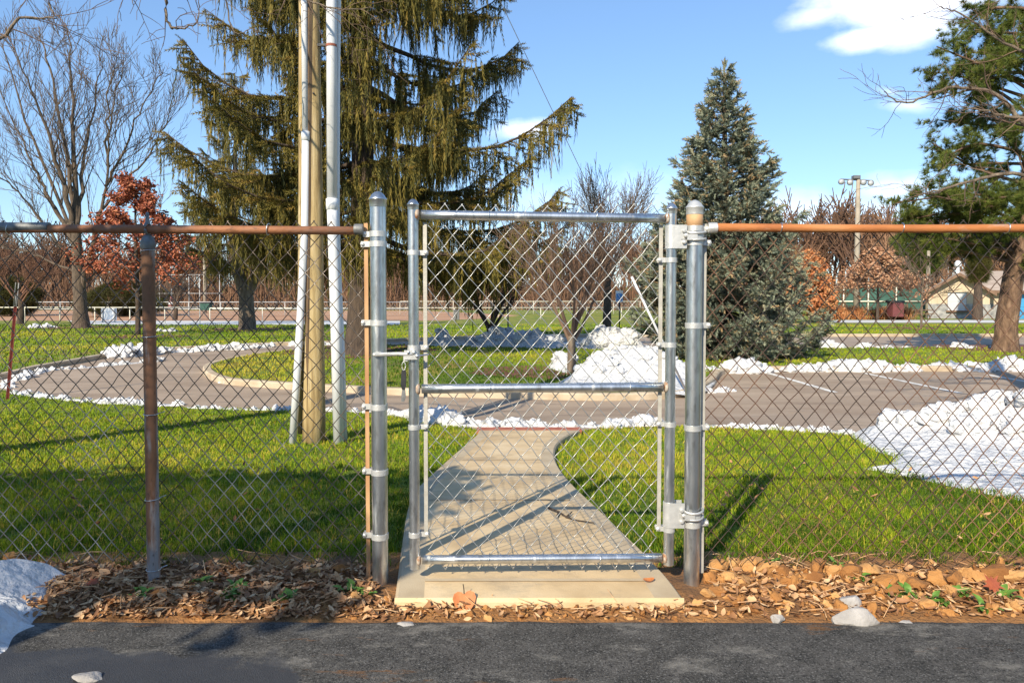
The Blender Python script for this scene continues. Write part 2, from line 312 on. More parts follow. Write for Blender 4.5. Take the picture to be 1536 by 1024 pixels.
# mulch rings and beds
def disc(name, c, rx, ry, m, dz, seed=0):
    r = np.random.default_rng(seed); a = np.linspace(0, 2*math.pi, 28, endpoint=False); k = 1+.12*r.standard_normal(28)
    return sheet(name, np.column_stack([c[0]+rx*np.cos(a)*k, c[1]+ry*np.sin(a)*k]), m, dz)
disc('mulch_bed', G(800, 566), 1.15, 1.0, M['mulch'], .112, 1)
disc('mulch_bed', G(545, 532), 1.9, 2.0, M['mulch'], .110, 2)
disc('mulch_bed', G(125, 491), 2.6, 2.6, M['mulch'], .008, 3); disc('mulch_bed', G(375, 494), 2.3, 2.5, M['mulch'], .008, 4)
disc('mulch_bed', G(1500, 528), 1.9, 1.2, M['mulch'], .112, 5); disc('mulch_bed', G(1381, 492), 1.6, 2.2, M['mulch'], .009, 6); disc('mulch_bed', G(215, 505), 1.7, 1.8, M['mulch'], .009, 7)

# concrete path
pl = [G(*p, dz=.05) for p in [(592, 896), (597, 860), (603, 815), (611, 765), (622, 735), (645, 712), (672, 688), (700, 664), (716, 650), (718, 645)]]
pr = [G(*p, dz=.05) for p in [(1026, 896), (1000, 862), (962, 822), (905, 768), (862, 728), (840, 702), (832, 682), (836, 665), (852, 652), (870, 645)]]
pl = smoothline(pl, 6); pr = smoothline(pr, 6)
py_ = np.linspace(max(pl[0, 1], pr[0, 1]), min(pl[-1, 1], pr[-1, 1]), 60)
XL = np.interp(py_, pl[:, 1], pl[:, 0]); XR = np.interp(py_, pr[:, 1], pr[:, 0])
b = MB(); rows = []
zt = gz(py_)+.05
for e, (xo) in enumerate([0, 0, .012, .10, .11]):
    z = {0: zt-.12, 1: zt-.012}.get(e, zt)
    if e == 4: z = zt-.0
    rows.append(np.column_stack([XL+xo, py_, z]))
for e, xo in enumerate([.11, .10, .012, 0, 0]):
    z = {4: zt-.12, 3: zt-.012}.get(e, zt)
    rows.append(np.column_stack([XR-xo, py_, z]))
V = np.stack(rows, 1); K, J, _ = V.shape
q = lambda js: np.array([[i*J+j, i*J+j+1, (i+1)*J+j+1, (i+1)*J+j] for i in range(K-1) for j in js])
b.add(V.reshape(-1, 3), q([0, 1, 2, 3, 5, 6, 7, 8]), mi=1)
b.add(V.reshape(-1, 3), q([4]), mi=0)
# front face and far face
for (i, off) in ((0, -.008),):
    p0, p1 = V[i, 1].copy(), V[i, -2].copy()
    fr = np.array([[p0[0], p0[1]+off, -.06], [p1[0], p1[1]+off, -.06], [p1[0], p1[1]+off, .036], [p0[0], p0[1]+off, .036], [p1[0], p1[1], .05], [p0[0], p0[1], .05]])
    b.add(fr, np.array([[0, 1, 2, 3], [3, 2, 4, 5]]), mi=0)
struct(b.build('path', [M['concrete'], M['concrete_edge']], smooth=False, origin=(0, 0, 0)))
yj = [2.86, 4.2, 5.6]
for yy in yj:
    xl, xr = np.interp(yy, py_, XL)+.11, np.interp(yy, py_, XR)-.11
    w = .013 if yy < 3 else .007
    z0, z1 = gz(yy-w)+.0535, gz(yy+w)+.0535
    bb = MB(); bb.add([[xl, yy-w, z0], [xr, yy-w, z0], [xr, yy+w, z1], [xl, yy+w, z1]], np.array([[0, 1, 2, 3]])); struct(bb.build('path_joint', M['concrete_edge'], smooth=False, origin=(0, 0, 0)))
ye = py_[-1]; bb = MB(); xl, xr = XL[-1]-.02, XR[-1]+.02
bb.box(((xl+xr)/2, ye+.09, gz(ye)+.0), (xr-xl, .16, .10)); struct(bb.build('path_end_strip', M['brickstrip'], smooth=False, origin=(0, 0, 0)))

# near asphalt and soil strip (heightfields)
def hfield(name, xs, ys, zf, m):
    X, Y = np.meshgrid(xs, ys); Z = np.vectorize(zf)(X, Y); nx, ny = len(xs), len(ys)
    i = np.arange(ny-1)[:, None]*nx; j = np.arange(nx-1)[None]
    q = np.stack([i+j, i+j+1, i+nx+j+1, i+nx+j], -1).reshape(-1, 4)
    b = MB(); b.add(np.stack([X, Y, Z], -1), q); return struct(b.build(name, m, origin=(0, 0, 0)))
def nz3(x, y, z=0.): return mnoise.noise(Vector((x, y, z)))
def asph(x, y):
    e = 2.60+.012*nz3(x*6, 1.3)
    z = .014+.0015*nz3(x*3, y*3)
    if y > 2.55: z -= .02*max(0, (y-e+.03)/.06)
    return z
hfield('asphalt_drive', np.linspace(-7, 7, 330), np.concatenate([np.linspace(-6, 2.0, 10), np.linspace(2.05, 2.66, 36)]), asph, M['asphalt'])
def soilz(x, y):
    t = (y-2.58)/.75; k = min(1, max(0, t*5))*min(1, max(0, (1-t)*4))
    side = min(1, max(0, (abs(x-.12)-.52)/.25))
    m = .5+.5*nz3(x*2.2, y*3, 4.)
    return (.0075 if t < .93 else -.02)+k*(.010+.022*side*m+.012*nz3(x*14, y*14))
hfield('soil', np.linspace(-4.8, 4.8, 440), np.linspace(2.56, 3.34, 50), soilz, M['soil'])

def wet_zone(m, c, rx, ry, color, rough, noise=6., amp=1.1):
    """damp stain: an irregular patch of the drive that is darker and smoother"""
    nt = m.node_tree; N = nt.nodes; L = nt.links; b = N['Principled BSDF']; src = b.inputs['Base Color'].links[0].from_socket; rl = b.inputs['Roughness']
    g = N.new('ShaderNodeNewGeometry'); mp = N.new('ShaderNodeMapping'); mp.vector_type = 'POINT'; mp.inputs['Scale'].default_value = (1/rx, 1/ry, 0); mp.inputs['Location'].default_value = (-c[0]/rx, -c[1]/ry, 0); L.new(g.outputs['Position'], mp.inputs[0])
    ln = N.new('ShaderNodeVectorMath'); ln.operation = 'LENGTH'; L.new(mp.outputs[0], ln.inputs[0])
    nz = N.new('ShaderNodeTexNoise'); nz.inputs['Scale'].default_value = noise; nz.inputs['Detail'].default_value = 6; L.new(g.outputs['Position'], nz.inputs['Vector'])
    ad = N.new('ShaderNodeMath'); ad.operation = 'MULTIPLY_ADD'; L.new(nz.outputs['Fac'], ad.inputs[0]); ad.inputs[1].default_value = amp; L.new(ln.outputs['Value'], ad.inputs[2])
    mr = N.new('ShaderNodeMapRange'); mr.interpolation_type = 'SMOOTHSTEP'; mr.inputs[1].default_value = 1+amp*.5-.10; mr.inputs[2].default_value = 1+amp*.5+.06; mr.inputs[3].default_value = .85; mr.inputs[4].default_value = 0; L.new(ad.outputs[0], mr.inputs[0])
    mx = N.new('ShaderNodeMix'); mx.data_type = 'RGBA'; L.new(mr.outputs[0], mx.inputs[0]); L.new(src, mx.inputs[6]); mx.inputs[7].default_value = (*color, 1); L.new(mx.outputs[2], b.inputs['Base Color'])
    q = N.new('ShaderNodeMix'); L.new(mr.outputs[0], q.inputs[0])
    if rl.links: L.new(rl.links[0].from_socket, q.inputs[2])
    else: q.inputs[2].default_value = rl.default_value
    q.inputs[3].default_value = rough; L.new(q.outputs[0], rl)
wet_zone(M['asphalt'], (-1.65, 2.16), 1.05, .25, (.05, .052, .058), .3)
# ------------------------------------------------------------------ scattered templates
def curl_leaf(l=1., w=.32, curl=.5, bend=.25):
    n = 5; V = []; 
    for i in range(n):
        t = i/(n-1); hw = w*math.sin(math.pi*(.06+.9*t))**.8
        for j in (-1, 0, 1):
            V.append([(t-.5)*l, j*hw*math.cos(curl*abs(j)), abs(j)*hw*math.sin(curl)+bend*(t-.5)**2*2])
    f = [[i*3+j, i*3+j+1, i*3+j+4, i*3+j+3] for i in range(n-1) for j in range(2)]
    return np.array(V), np.array(f)
def randrot(n, rng, tilt=.5):
    a = rng.uniform(0, 2*math.pi, n); tx = rng.normal(0, tilt, n); ty = rng.normal(0, tilt, n)
    ca, sa = np.cos(a), np.sin(a); Z = np.zeros(n); O = np.ones(n)
    Rz = np.stack([np.stack([ca, -sa, Z], -1), np.stack([sa, ca, Z], -1), np.stack([Z, Z, O], -1)], 1)
    c, s = np.cos(tx), np.sin(tx); Rx = np.stack([np.stack([O, Z, Z], -1), np.stack([Z, c, -s], -1), np.stack([Z, s, c], -1)], 1)
    c, s = np.cos(ty), np.sin(ty); Ry = np.stack([np.stack([c, Z, s], -1), np.stack([Z, O, Z], -1), np.stack([-s, Z, c], -1)], 1)
    return Rz@Rx@Ry
rng = np.random.default_rng(3)
lb = MB()
for k, (l, w, cu, be) in enumerate([(1, .15, .5, .3), (1, .19, .9, .5), (.9, .12, 1.1, .2), (1, .25, .35, .45), (.8, .36, .7, -.4)]):
    n = 3400; tv, tf = curl_leaf(l, w, cu*.65, be*.55)
    x = rng.uniform(-3.5, 3.5, n); y = 2.60+.50*rng.beta(1.2, 1.45, n)
    inside = (x > -.53) & (x < .80); keep = (~inside) | (y < 2.745)
    den = np.where(x < -.45, 1., np.where(x < .35, .55, np.where(y > 2.82, .28, .46))); keep &= rng.random(n) < den
    keep &= ~((x > -.15) & (x < .3) & (rng.random(n) < .5))
    x, y = x[keep], y[keep]; n = len(x)
    z = np.array([soilz(a, c) for a, c in zip(x, y)])+rng.uniform(.004, .020, n)
    s = rng.uniform(.016, .046, n)*np.where(rng.random(n) < .05, 1.5, 1.)
    lb.inst(tv, tf, np.column_stack([x, y, z]), randrot(n, rng, .34)*s[:, None, None], rng.random(n)**1.1)
# some leaves blown onto the lawn
n = 110; tv, tf = curl_leaf(1, .30, .7, .4); y = rng.uniform(3.2, 5.5, n); x = rng.uniform(-.72, .72, n)*y
k = (x < np.interp(y, py_, XL)-.05) | (x > np.interp(y, py_, XR)+.05); x, y = x[k], y[k]; n = len(x)
lb.inst(tv, tf, np.column_stack([x, y, gz(y)+.05]), randrot(n, rng, .5)*rng.uniform(.02, .05, n)[:, None, None], rng.random(n)*.75)
tag(lb.build('leaf_litter', M['leaf'], origin=(0, 2.9, 0)), 'dry brown fallen leaves strewn along the foot of the fence', 'leaf litter', kind='stuff')
# straw and twigs in the strip
n = 300; x = rng.uniform(-3.2, 3.2, n); y = rng.uniform(2.6, 3.15, n); k = (x < -.53) | (x > .80) | (y < 2.74); x, y = x[k], y[k]; n = len(x)
a = rng.uniform(0, 6.28, n); l = rng.uniform(.02, .08, n); z = np.array([soilz(p, q) for p, q in zip(x, y)])+.03
d = np.column_stack([np.cos(a), np.sin(a)*.7, rng.normal(0, .2, n)])*l[:, None]; P0 = np.column_stack([x, y, z])
st = MB(); st.tubes(np.stack([P0-d, P0+rng.normal(0, .006, (n, 3)), P0+d], 1), np.full((n, 3), .0017), 4, rng.uniform(.5, 1, n))
tag(st.build('dead_stems', M['leaf'], origin=(0, 2.9, 0)), 'thin straw coloured dead stems lying among the leaves', 'twigs', kind='stuff')

# grass
def in_snow(x, y): return np.zeros(len(x), bool)
SNOWP = [G(*p) for p in [(1268, 652), (1300, 690), (1282, 702), (1340, 714), (1420, 730), (1500, 746), (1620, 760), (1700, 650), (1500, 640), (1290, 640)]]
def lawn_ok(x, y):
    onpath = (y > 2.7) & (y < py_[-1]+.2) & (x > np.interp(y, py_, XL)-.015) & (x < np.interp(y, py_, XR)+.015)
    road = inpoly(x, y, ROAD)
    return ~onpath & ~road
def blades(n, d0, d1, rng, hfun, wfun, okf, dz=0., xr=.74):
    y = np.exp(rng.uniform(math.log(d0), math.log(d1), n)); x = rng.uniform(-xr, xr, n)*y
    k = okf(x, y); x, y = x[k], y[k]; n = len(x)
    h = hfun(x, y)*rng.uniform(.55, 1.25, n); w = wfun(y); a = rng.uniform(0, 6.28, n); le = rng.normal(0, .38, (n, 2))
    u = np.column_stack([np.cos(a), np.sin(a), np.zeros(n)])*w[:, None]
    B = np.column_stack([x, y, gz(y)+dz-.005]); m = B+np.column_stack([le*h[:, None]*.35, h*.6]); t = B+np.column_stack([le*h[:, None]*1.1, h*(1-.25*np.hypot(le[:, 0], le[:, 1]))])
    V = np.stack([B-u, B+u, m-u*.75, m+u*.75, t], 1)
    i = np.arange(n)[:, None]*5
    pat = np.array([nz3(p*.55, q*.55, 9.) for p, q in zip(x[::1], y[::1])])
    pat2 = np.array([nz3(p*3.1, q*3.1, 2.) for p, q in zip(x, y)]); pat3 = np.array([nz3(p*9, q*9, 5.) for p, q in zip(x, y)]); far_ = np.clip((y-4.7)/.7, 0, 1); r = np.clip(.16+.27*far_+rng.uniform(-.24, .24, n)+.30*pat+.26*pat2+.34*pat3, 0, .9); tip = rng.random(n) < np.where(y < 5, .10, .05); r[tip] = rng.uniform(.8, 1, tip.sum()); pw = np.array([nz3(p*.28, q*.2, 31.) for p, q in zip(x, y)]); wf = np.clip((y-8.5)/2, 0, 1); r = r*(1-wf)+wf*np.clip(.38+.75*pw+.15*pat2+rng.uniform(-.1, .1, n), .03, .88)
    grow_ = np.clip(1+np.where(y < 6, 1.1, .3)*pat3, .3, 2); m = B+(m-B)*grow_[:, None]; t = B+(t-B)*grow_[:, None]; V = np.stack([B-u, B+u, m-u*.75, m+u*.75, t], 1)
    return V, [i+np.array([[0, 1, 3, 2]]), i+np.array([[2, 3, 4]])], np.repeat(r, 5)
rg = np.random.default_rng(11)
gb = MB()
hf = lambda x, y: np.where(y < 3.6, .066-.026*np.clip((y-3.05)/.55, 0, 1), .040)+.008*np.sin(x*7)*np.sin(y*5)
edge = lambda x, y: lawn_ok(x, y) & (y < np.interp(x, near_e[:, 0], near_e[:, 1])) & (y > 3.07+.05*np.sin(x*5)+.04*np.sin(x*17)+.05*np.sin(x*41)) & ((x < -.1) | (x > .1))
gb.add(*blades(300000, 3.06, 13., rg, hf, lambda y: .0017*(y/3)**1.0, edge, xr=1.08))
tag(gb.build('lawn_grass', M['grass'], origin=(0, 5, -.2), smooth=False), 'short green lawn grass on both sides of the concrete path', 'grass', kind='stuff')
gi = MB(); gi.add(*blades(60000, 9.5, 26, rg, lambda x, y: .055+0*x, lambda y: .0022*(y/3), lambda x, y: inpoly(x, y, ISL), .105))
tag(gi.build('island_grass', M['grass'], origin=(0, 15, -.4), smooth=False), 'mown grass on the kerbed island inside the loop road', 'grass', kind='stuff')
gf = MB(); gf.add(*blades(60000, 12, 45, rg, lambda x, y: .07+0*x, lambda y: .0022*(y/3), lambda x, y: ~inpoly(x, y, ROAD) & ~inpoly(x, y, ISL) & (y > np.interp(x, far_e[::-1, 0], far_e[::-1, 1])), 0))
tag(gf.build('park_grass', M['grass'], origin=(0, 25, -.6), smooth=False), 'patchy park grass beyond the loop road towards the ball field', 'grass', kind='stuff')
# weeds in the strip
wb = MB(); tv, tf = curl_leaf(1, .28, .4, -.5); tv = tv+np.array([.5, 0, 0])
for (px, py) in [(350, 908), (300, 890), (355, 895), (1362, 900), (1345, 905), (1410, 915), (1480, 925), (1500, 905), (1445, 905), (520, 900), (545, 905), (1160, 858), (1260, 862), (1290, 880), (430, 912), (212, 905)]:
    c = G(px, py); n = 16; a = rng.uniform(0, 6.28, n); s = rng.uniform(.02, .055, n); el = rng.uniform(.2, 1.1, n)
    X = np.column_stack([np.cos(a)*np.cos(el), np.sin(a)*np.cos(el), np.sin(el)]); Y = np.column_stack([-np.sin(a), np.cos(a), 0*a]); Z = np.cross(X, Y)
    wb.inst(tv, tf, c+np.column_stack([rng.normal(0, .015, n), rng.normal(0, .012, n), np.full(n, .03)]), np.stack([X, Y, Z], 2)*s[:, None, None], rng.random(n))
tag(wb.build('weeds', M['weed'], origin=(0, 2.9, 0)), 'small green weeds sprouting through the fallen leaves', 'weeds', kind='stuff')

# ------------------------------------------------------------------ rocks, clods, snow
def ico(sub):
    bm = bmesh.new(); bmesh.ops.create_icosphere(bm, subdivisions=sub, radius=1.); bm.verts.ensure_lookup_table()
    v = np.array([x.co[:] for x in bm.verts]); f = np.array([[x.index for x in q.verts] for q in bm.faces]); bm.free(); return v, f
ICO = {k: ico(k) for k in (2, 3, 4)}
def rock(rng, sub=3, planes=9, cut=(.55, .85), rough=.10):
    v, f = ICO[sub]; v = v.copy()
    for _ in range(planes):
        n = rng.normal(size=3); n /= np.linalg.norm(n); d = rng.uniform(*cut); k = np.maximum(0, v@n-d); v -= k[:, None]*n
    o = rng.uniform(0, 99)
    v *= (1+rough*np.array([mnoise.noise(Vector(p*2.6)+Vector((o, 0, 0))) for p in v]))[:, None]
    return v, f
rk = np.random.default_rng(21)
def stone(name, px, py, size, m, label, cat, group=None, dz=0., seed=0, cut=(.55, .85), sub=3, rough=.1, rnd=.5):
    r = np.random.default_rng(seed+100); v, f = rock(r, sub, 9, cut, rough); c = G(px, py)
    b = MB(); b.add(v*np.array(size)+c+np.array([0, 0, size[2]*.45+dz]), f, rnd)
    return tag(b.build(name, m, origin=c, smooth=True, sharp=28), label, cat, group)
stone('stone', 1272, 918, (.052, .035, .042), M['rock'], 'cream white rounded stone leaning on a grey rock at the asphalt edge', 'stone', seed=1, dz=.012)
stone('stone', 1284, 937, (.09, .04, .045), M['rock'], 'largest pale grey angular rock lying against the asphalt edge', 'stone', seed=2)
stone('stone', 1166, 936, (.026, .02, .02), M['rock'], 'small white stone in the leaves left of the pale rocks', 'stone', seed=3, dz=.01)
stone('stone', 1360, 938, (.03, .02, .016), M['rock'], 'flat greenish grey pebble right of the pale rocks', 'stone', seed=4)
stone('stone', 606, 940, (.055, .028, .014), M['rock'], 'flat pale stone on the clay in front of the latch post', 'stone', seed=5)
stone('stone', 132, 1024, (.05, .03, .018), M['rock'], 'flat tan stone lying on the wet asphalt at the bottom left', 'stone', seed=8, dz=.01)
stone('wood_chunk', 243, 903, (.062, .04, .036), M['clod'], 'rusty brown chunk lying at the foot of the rusted line post', 'wood chunk', seed=6, rnd=.1)
stone('wood_chunk', 1122, 913, (.034, .03, .03), M['bark_dark'], 'dark brown chunk among leaves right of the hinge post', 'wood chunk', seed=7)
big = [(1078, 868, .045), (1100, 860, .05), (1090, 882, .042), (1128, 862, .055), (1150, 868, .05), (1172, 872, .04), (1206, 880, .035), (1224, 884, .04), (1252, 872, .05), (1280, 876, .055), (1304, 872, .045), (1330, 888, .05), (1352, 884, .04), (1375, 892, .05), (1402, 886, .055), (1430, 884, .045), (1462, 880, .05), (1492, 876, .05), (1520, 880, .055), (1110, 896, .035), (1240, 900, .03), (1165, 905, .03), (1390, 920, .035), (1480, 912, .03), (1062, 905, .03), (1300, 905, .03), (510, 868, .04), (470, 872, .03), (20, 850, .035), (1340, 903, .035), (1185, 890, .035), (1425, 905, .035)]
for k, (px, py, s) in enumerate(big):
    if px > 540: lab = 'lump of orange clay in the row below the rusted fence mesh'; grp = 'clay clods under the right fence'
    else: lab = 'dull brown clay lump among leaves left of the latch post'; grp = 'clay clods under the left fence'
    s *= 1.; stone('clay_clod', px, py, (s*rk.uniform(.8, 1.3), s*.8, s*rk.uniform(.6, .9)), M['clod'], lab, 'clay clod', grp, seed=20+k, dz=.03, rough=.20, rnd=rk.random(), cut=(.42, .85))
# crumbs of clay
cb = MB(); v2, f2 = rock(rk, 3, 9, (.3, .7), .5)
n = 900; x = np.concatenate([rk.uniform(.78, 2.3, 600), rk.uniform(-.6, .8, 300)]); y = np.concatenate([rk.uniform(2.62, 3.06, 600), rk.uniform(2.6, 2.74, 300)])
z = np.array([soilz(p, q) for p, q in zip(x, y)]); s = rk.gamma(1.6, .0075, n)*np.where(np.arange(n) < 600, 1, .6)
cb.inst(v2, f2, np.column_stack([x, y, z]), randrot(n, rk, 1.)*s[:, None, None], rk.random(n))
tag(cb.build('clay_crumbs', M['clod'], origin=(.5, 2.8, 0)), 'loose orange clay crumbs scattered below the gate and right fence', 'gravel', kind='stuff')

def snow_ridge(pts, w, h, n, seed, big=1., flat=False):
    """overlapping lumps of ploughed snow along a line of ground points"""
    r = np.random.default_rng(seed); pts = np.asarray(pts); seg = np.concatenate([[0], np.cumsum(np.linalg.norm(np.diff(pts, axis=0), axis=1))])
    b = MB(); t = np.sort(r.uniform(0, seg[-1], n))
    L_ = smoothline(pts, 5); L_ = L_+np.column_stack([r.normal(0, w*.12, (len(L_), 2)), np.zeros(len(L_))]); T_ = np.gradient(L_[:, :2], axis=0); T_ /= np.linalg.norm(T_, axis=1, keepdims=True)+1e-9; N_ = np.stack([-T_[:, 1], T_[:, 0], 0*T_[:, 0]], 1)
    wv = w*(.55+.35*r.random(len(L_)))[:, None]; wv[0] = wv[-1] = .01; zz = np.array([0, 0, h*.14]); dn = np.array([0, 0, -.03])
    for q_ in L_: q_[2] = gz(q_[1])+(.0 if not flat else 0)
    V_ = np.stack([L_-N_*wv+dn, L_-N_*wv*.6+zz, L_+N_*wv*.6+zz, L_+N_*wv+dn], 1).reshape(-1, 3)
    b.add(V_, np.array([[i*4+j, i*4+j+1, i*4+j+5, i*4+j+4] for i in range(len(L_)-1) for j in range(3)]))
    env = .35+.65*np.abs(np.array([mnoise.noise(Vector((q*.9, seed*3.1, 0))) for q in t]))*1.6
    for q, e in zip(t, env):
        c = np.array([np.interp(q, seg, pts[:, i]) for i in range(3)]); s = h*e*r.uniform(.5, 1.15)*big
        v, f = rock(r, 3, 4, (.72, .98), .8)
        c[:2] += r.normal(0, w*.45, 2); c[2] = gz(c[1])+s*.22
        b.add(v*np.array([s*r.uniform(.9, 1.7), s*r.uniform(.8, 1.2), s])@np.eye(3)+c, f, r.random())
    return b
def snow_thing(b, label): return tag(b.build('snow_bank', M['snow'], smooth=True, sharp=75), label, 'snow bank')
GG = lambda L: [G(*p) for p in L]
snow_thing(snow_ridge(GG([(15, 584), (8, 575), (40, 566), (75, 556), (130, 552), (205, 545), (245, 541)]), .12, .13, 46, 1), 'broken snow lumps along the kerb behind the leaning red post')
snow_thing(snow_ridge(GG([(160, 538), (240, 530), (330, 525), (410, 521)]), .25, .23, 70, 2), 'long row of ploughed snow lumps on the far kerb left of the utility pole')
snow_thing(snow_ridge(GG([(445, 519), (480, 518), (530, 516)]), .15, .2, 14, 12), 'short snow strip on the far kerb directly behind the utility pole')
snow_thing(snow_ridge(GG([(15, 588), (70, 596), (140, 602), (200, 606), (270, 609)]), .13, .10, 60, 3), 'thin snow line along the near left road edge by the red post')
snow_thing(snow_ridge(GG([(280, 611), (360, 614), (450, 615), (560, 619), (640, 629)]), .07, .05, 80, 4), 'low thin snow strip along the near road edge behind the utility pole')
snow_thing(snow_ridge(GG([(640, 630), (690, 638), (735, 640), (780, 642), (850, 641), (920, 640), (985, 638)]), .14, .15, 70, 5), 'jagged snow lumps at the far end of the concrete path')
snow_thing(snow_ridge(GG([(1065, 640), (1110, 641), (1160, 644), (1215, 646), (1260, 650)]), .12, .10, 26, 6), 'few small snow lumps on the near road edge right of the hinge post')
snow_thing(snow_ridge(GG([(1050, 562), (1120, 558), (1250, 556), (1400, 556), (1560, 555)]), .25, .23, 150, 7), 'long white snow row along the parking lot kerb right of the gate')
snow_thing(snow_ridge(GG([(1215, 526), (1300, 527), (1420, 527), (1540, 527)]), .25, .19, 70, 8), 'snow row on the rear road edge behind the grass strip')
snow_thing(snow_ridge(GG([(1060, 588), (1090, 588)]), .12, .11, 9, 13), 'small snow lump lying on the road just right of the hinge post')
snow_thing(snow_ridge(GG([(1438, 608), (1490, 608)]), .12, .07, 9, 14), 'thin flat snow patches lying on the parking lot')
snow_thing(snow_ridge(GG([(335, 574), (352, 577)]), .07, .10, 5, 15), 'single small snow lump by the rounded end of the island kerb')
snow_thing(snow_ridge(GG([(50, 492), (85, 491)]), .4, .22, 10, 16), 'small snow patch on the lawn left of the big bare tree')
snow_thing(snow_ridge(GG([(248, 497), (262, 497)]), .3, .2, 6, 17), 'small snow patch on the lawn between red oak and forked spruce')
def snow_mound(px_outline, peaks, seed, label, lump=.10, grid=.05, base=.03, dz=0., fine=.02, n_chunks=40, chunk=.12):
    P = np.array([G(*p) for p in px_outline]); P2 = smoothline(np.vstack([P, P[:1]]), 6)[:-1]
    x0, y0 = P2[:, :2].min(0); x1, y1 = P2[:, :2].max(0); xs = np.arange(x0, x1+grid, grid); ys = np.arange(y0, y1+grid, grid)
    X, Y = np.meshgrid(xs, ys); ins = inpoly(X.ravel(), Y.ravel(), P2).reshape(X.shape)
    dd = np.full(X.shape, 9e9)
    for a, c in zip(P2, np.roll(P2, -1, 0)):
        ab = c[:2]-a[:2]; t = np.clip(((X-a[0])*ab[0]+(Y-a[1])*ab[1])/(ab@ab+1e-9), 0, 1)
        dd = np.minimum(dd, np.hypot(X-a[0]-t*ab[0], Y-a[1]-t*ab[1]))
    ed = np.where(ins, dd, -dd)
    Hh = base*np.clip(ed/.12, -1, 1)
    for (px, py, r_, h_) in peaks:
        c = G(px, py); Hh = Hh+h_*np.exp(-((X-c[0])**2+(Y-c[1])**2)/(r_*r_))*np.clip(ed/.25, 0, 1)
    N_ = np.vectorize(lambda x, y: abs(mnoise.noise(Vector((x*2.2, y*2.2, seed))))*1.2+.5*abs(mnoise.noise(Vector((x*6, y*6, seed+5))))+.25*mnoise.noise(Vector((x*14, y*14, seed))))(X, Y)
    Hh = Hh+lump*N_*np.clip(ed/.3, 0, 1)*(.25+np.clip(Hh/.25, 0, 1))
    Z = gz(Y)+Hh+dz-.02
    nx, ny = len(xs), len(ys); i = np.arange(ny-1)[:, None]*nx; j = np.arange(nx-1)[None]
    q = np.stack([i+j, i+j+1, i+nx+j+1, i+nx+j], -1).reshape(-1, 4); keep = (ed.ravel()[q] > -.1).any(1)
    b = MB(); b.add(np.stack([X, Y, Z], -1), q[keep])
    r = np.random.default_rng(seed); ok = np.argwhere(Hh > max(.1, .35*Hh.max()))
    for (a, c) in ok[r.integers(0, len(ok), n_chunks)]:
        v, f = rock(r, 3, 5, (.7, .98), .5); s = chunk*r.uniform(.35, 1.)
        b.add(v*np.array([s*1.3, s, s*.9])+np.array([X[a, c], Y[a, c], Z[a, c]+.1*s]), f, r.random())
    return snow_thing(b, label)
snow_mound([(1268, 652), (1305, 676), (1330, 684), (1318, 698), (1284, 702), (1340, 712), (1420, 730), (1500, 746), (1600, 758), (1760, 700), (1800, 650), (1560, 642), (1470, 645), (1390, 652), (1320, 650)],
           [(1320, 656, .4, .07), (1400, 660, .4, .04), (1480, 662, .5, .12), (1545, 665, .55, .15), (1620, 668, .6, .16)], 31, 'biggest bright snow bank on the lawn at the right side', grid=.03, n_chunks=170, chunk=.115, lump=.14, base=.05)
snow_mound([(826, 585), (850, 592), (900, 594), (960, 597), (1015, 598), (1045, 590), (1060, 570), (1010, 556), (930, 553), (880, 562)],
           [(900, 578, .5, .22), (940, 574, .5, .30), (985, 575, .6, .24), (1020, 580, .5, .12)], 32, 'bright snow heap around the young tree seen through the gate', dz=.1, n_chunks=50, chunk=.09, lump=.12)
snow_mound([(815, 557), (845, 550), (868, 545), (868, 562), (850, 574)], [(853, 560, .35, .30)], 33, 'small shaded snow heap left of the young tree trunk', dz=.1, n_chunks=5, lump=.04)
snow_mound([(668, 521), (720, 514), (790, 512), (860, 515), (940, 518), (985, 522), (985, 532), (900, 533), (800, 531), (740, 531), (700, 528)],
           [(720, 524, .7, .12), (752, 522, .5, .34), (790, 524, .5, .26), (825, 525, .5, .18), (875, 526, .4, .12), (905, 527, .4, .3), (925, 527, .5, .26), (945, 528, .4, .2)], 34, 'long shaded grey white snow heap behind the island lawn', grid=.06, n_chunks=90, chunk=.15, lump=.22)
snow_mound([(640, 521), (665, 516), (680, 518), (682, 528), (650, 529)], [(667, 523, .5, .55)], 35, 'peaked snow heap left of the small dark bare tree', grid=.06, n_chunks=4, lump=.05)
snow_mound([(-60, 880), (0, 868), (60, 858), (120, 864), (125, 882), (100, 888), (112, 905), (80, 912), (100, 922), (60, 935), (85, 940), (40, 955), (20, 985), (-70, 1010), (-200, 950)],
           [(40, 885, .12, .05), (-10, 900, .12, .07), (75, 882, .07, .03), (10, 940, .1, .03), (-30, 960, .1, .05)], 36, 'shaded lump of old snow at the left on leaves and asphalt', grid=.009, lump=.04, base=.06, n_chunks=0, dz=.015)

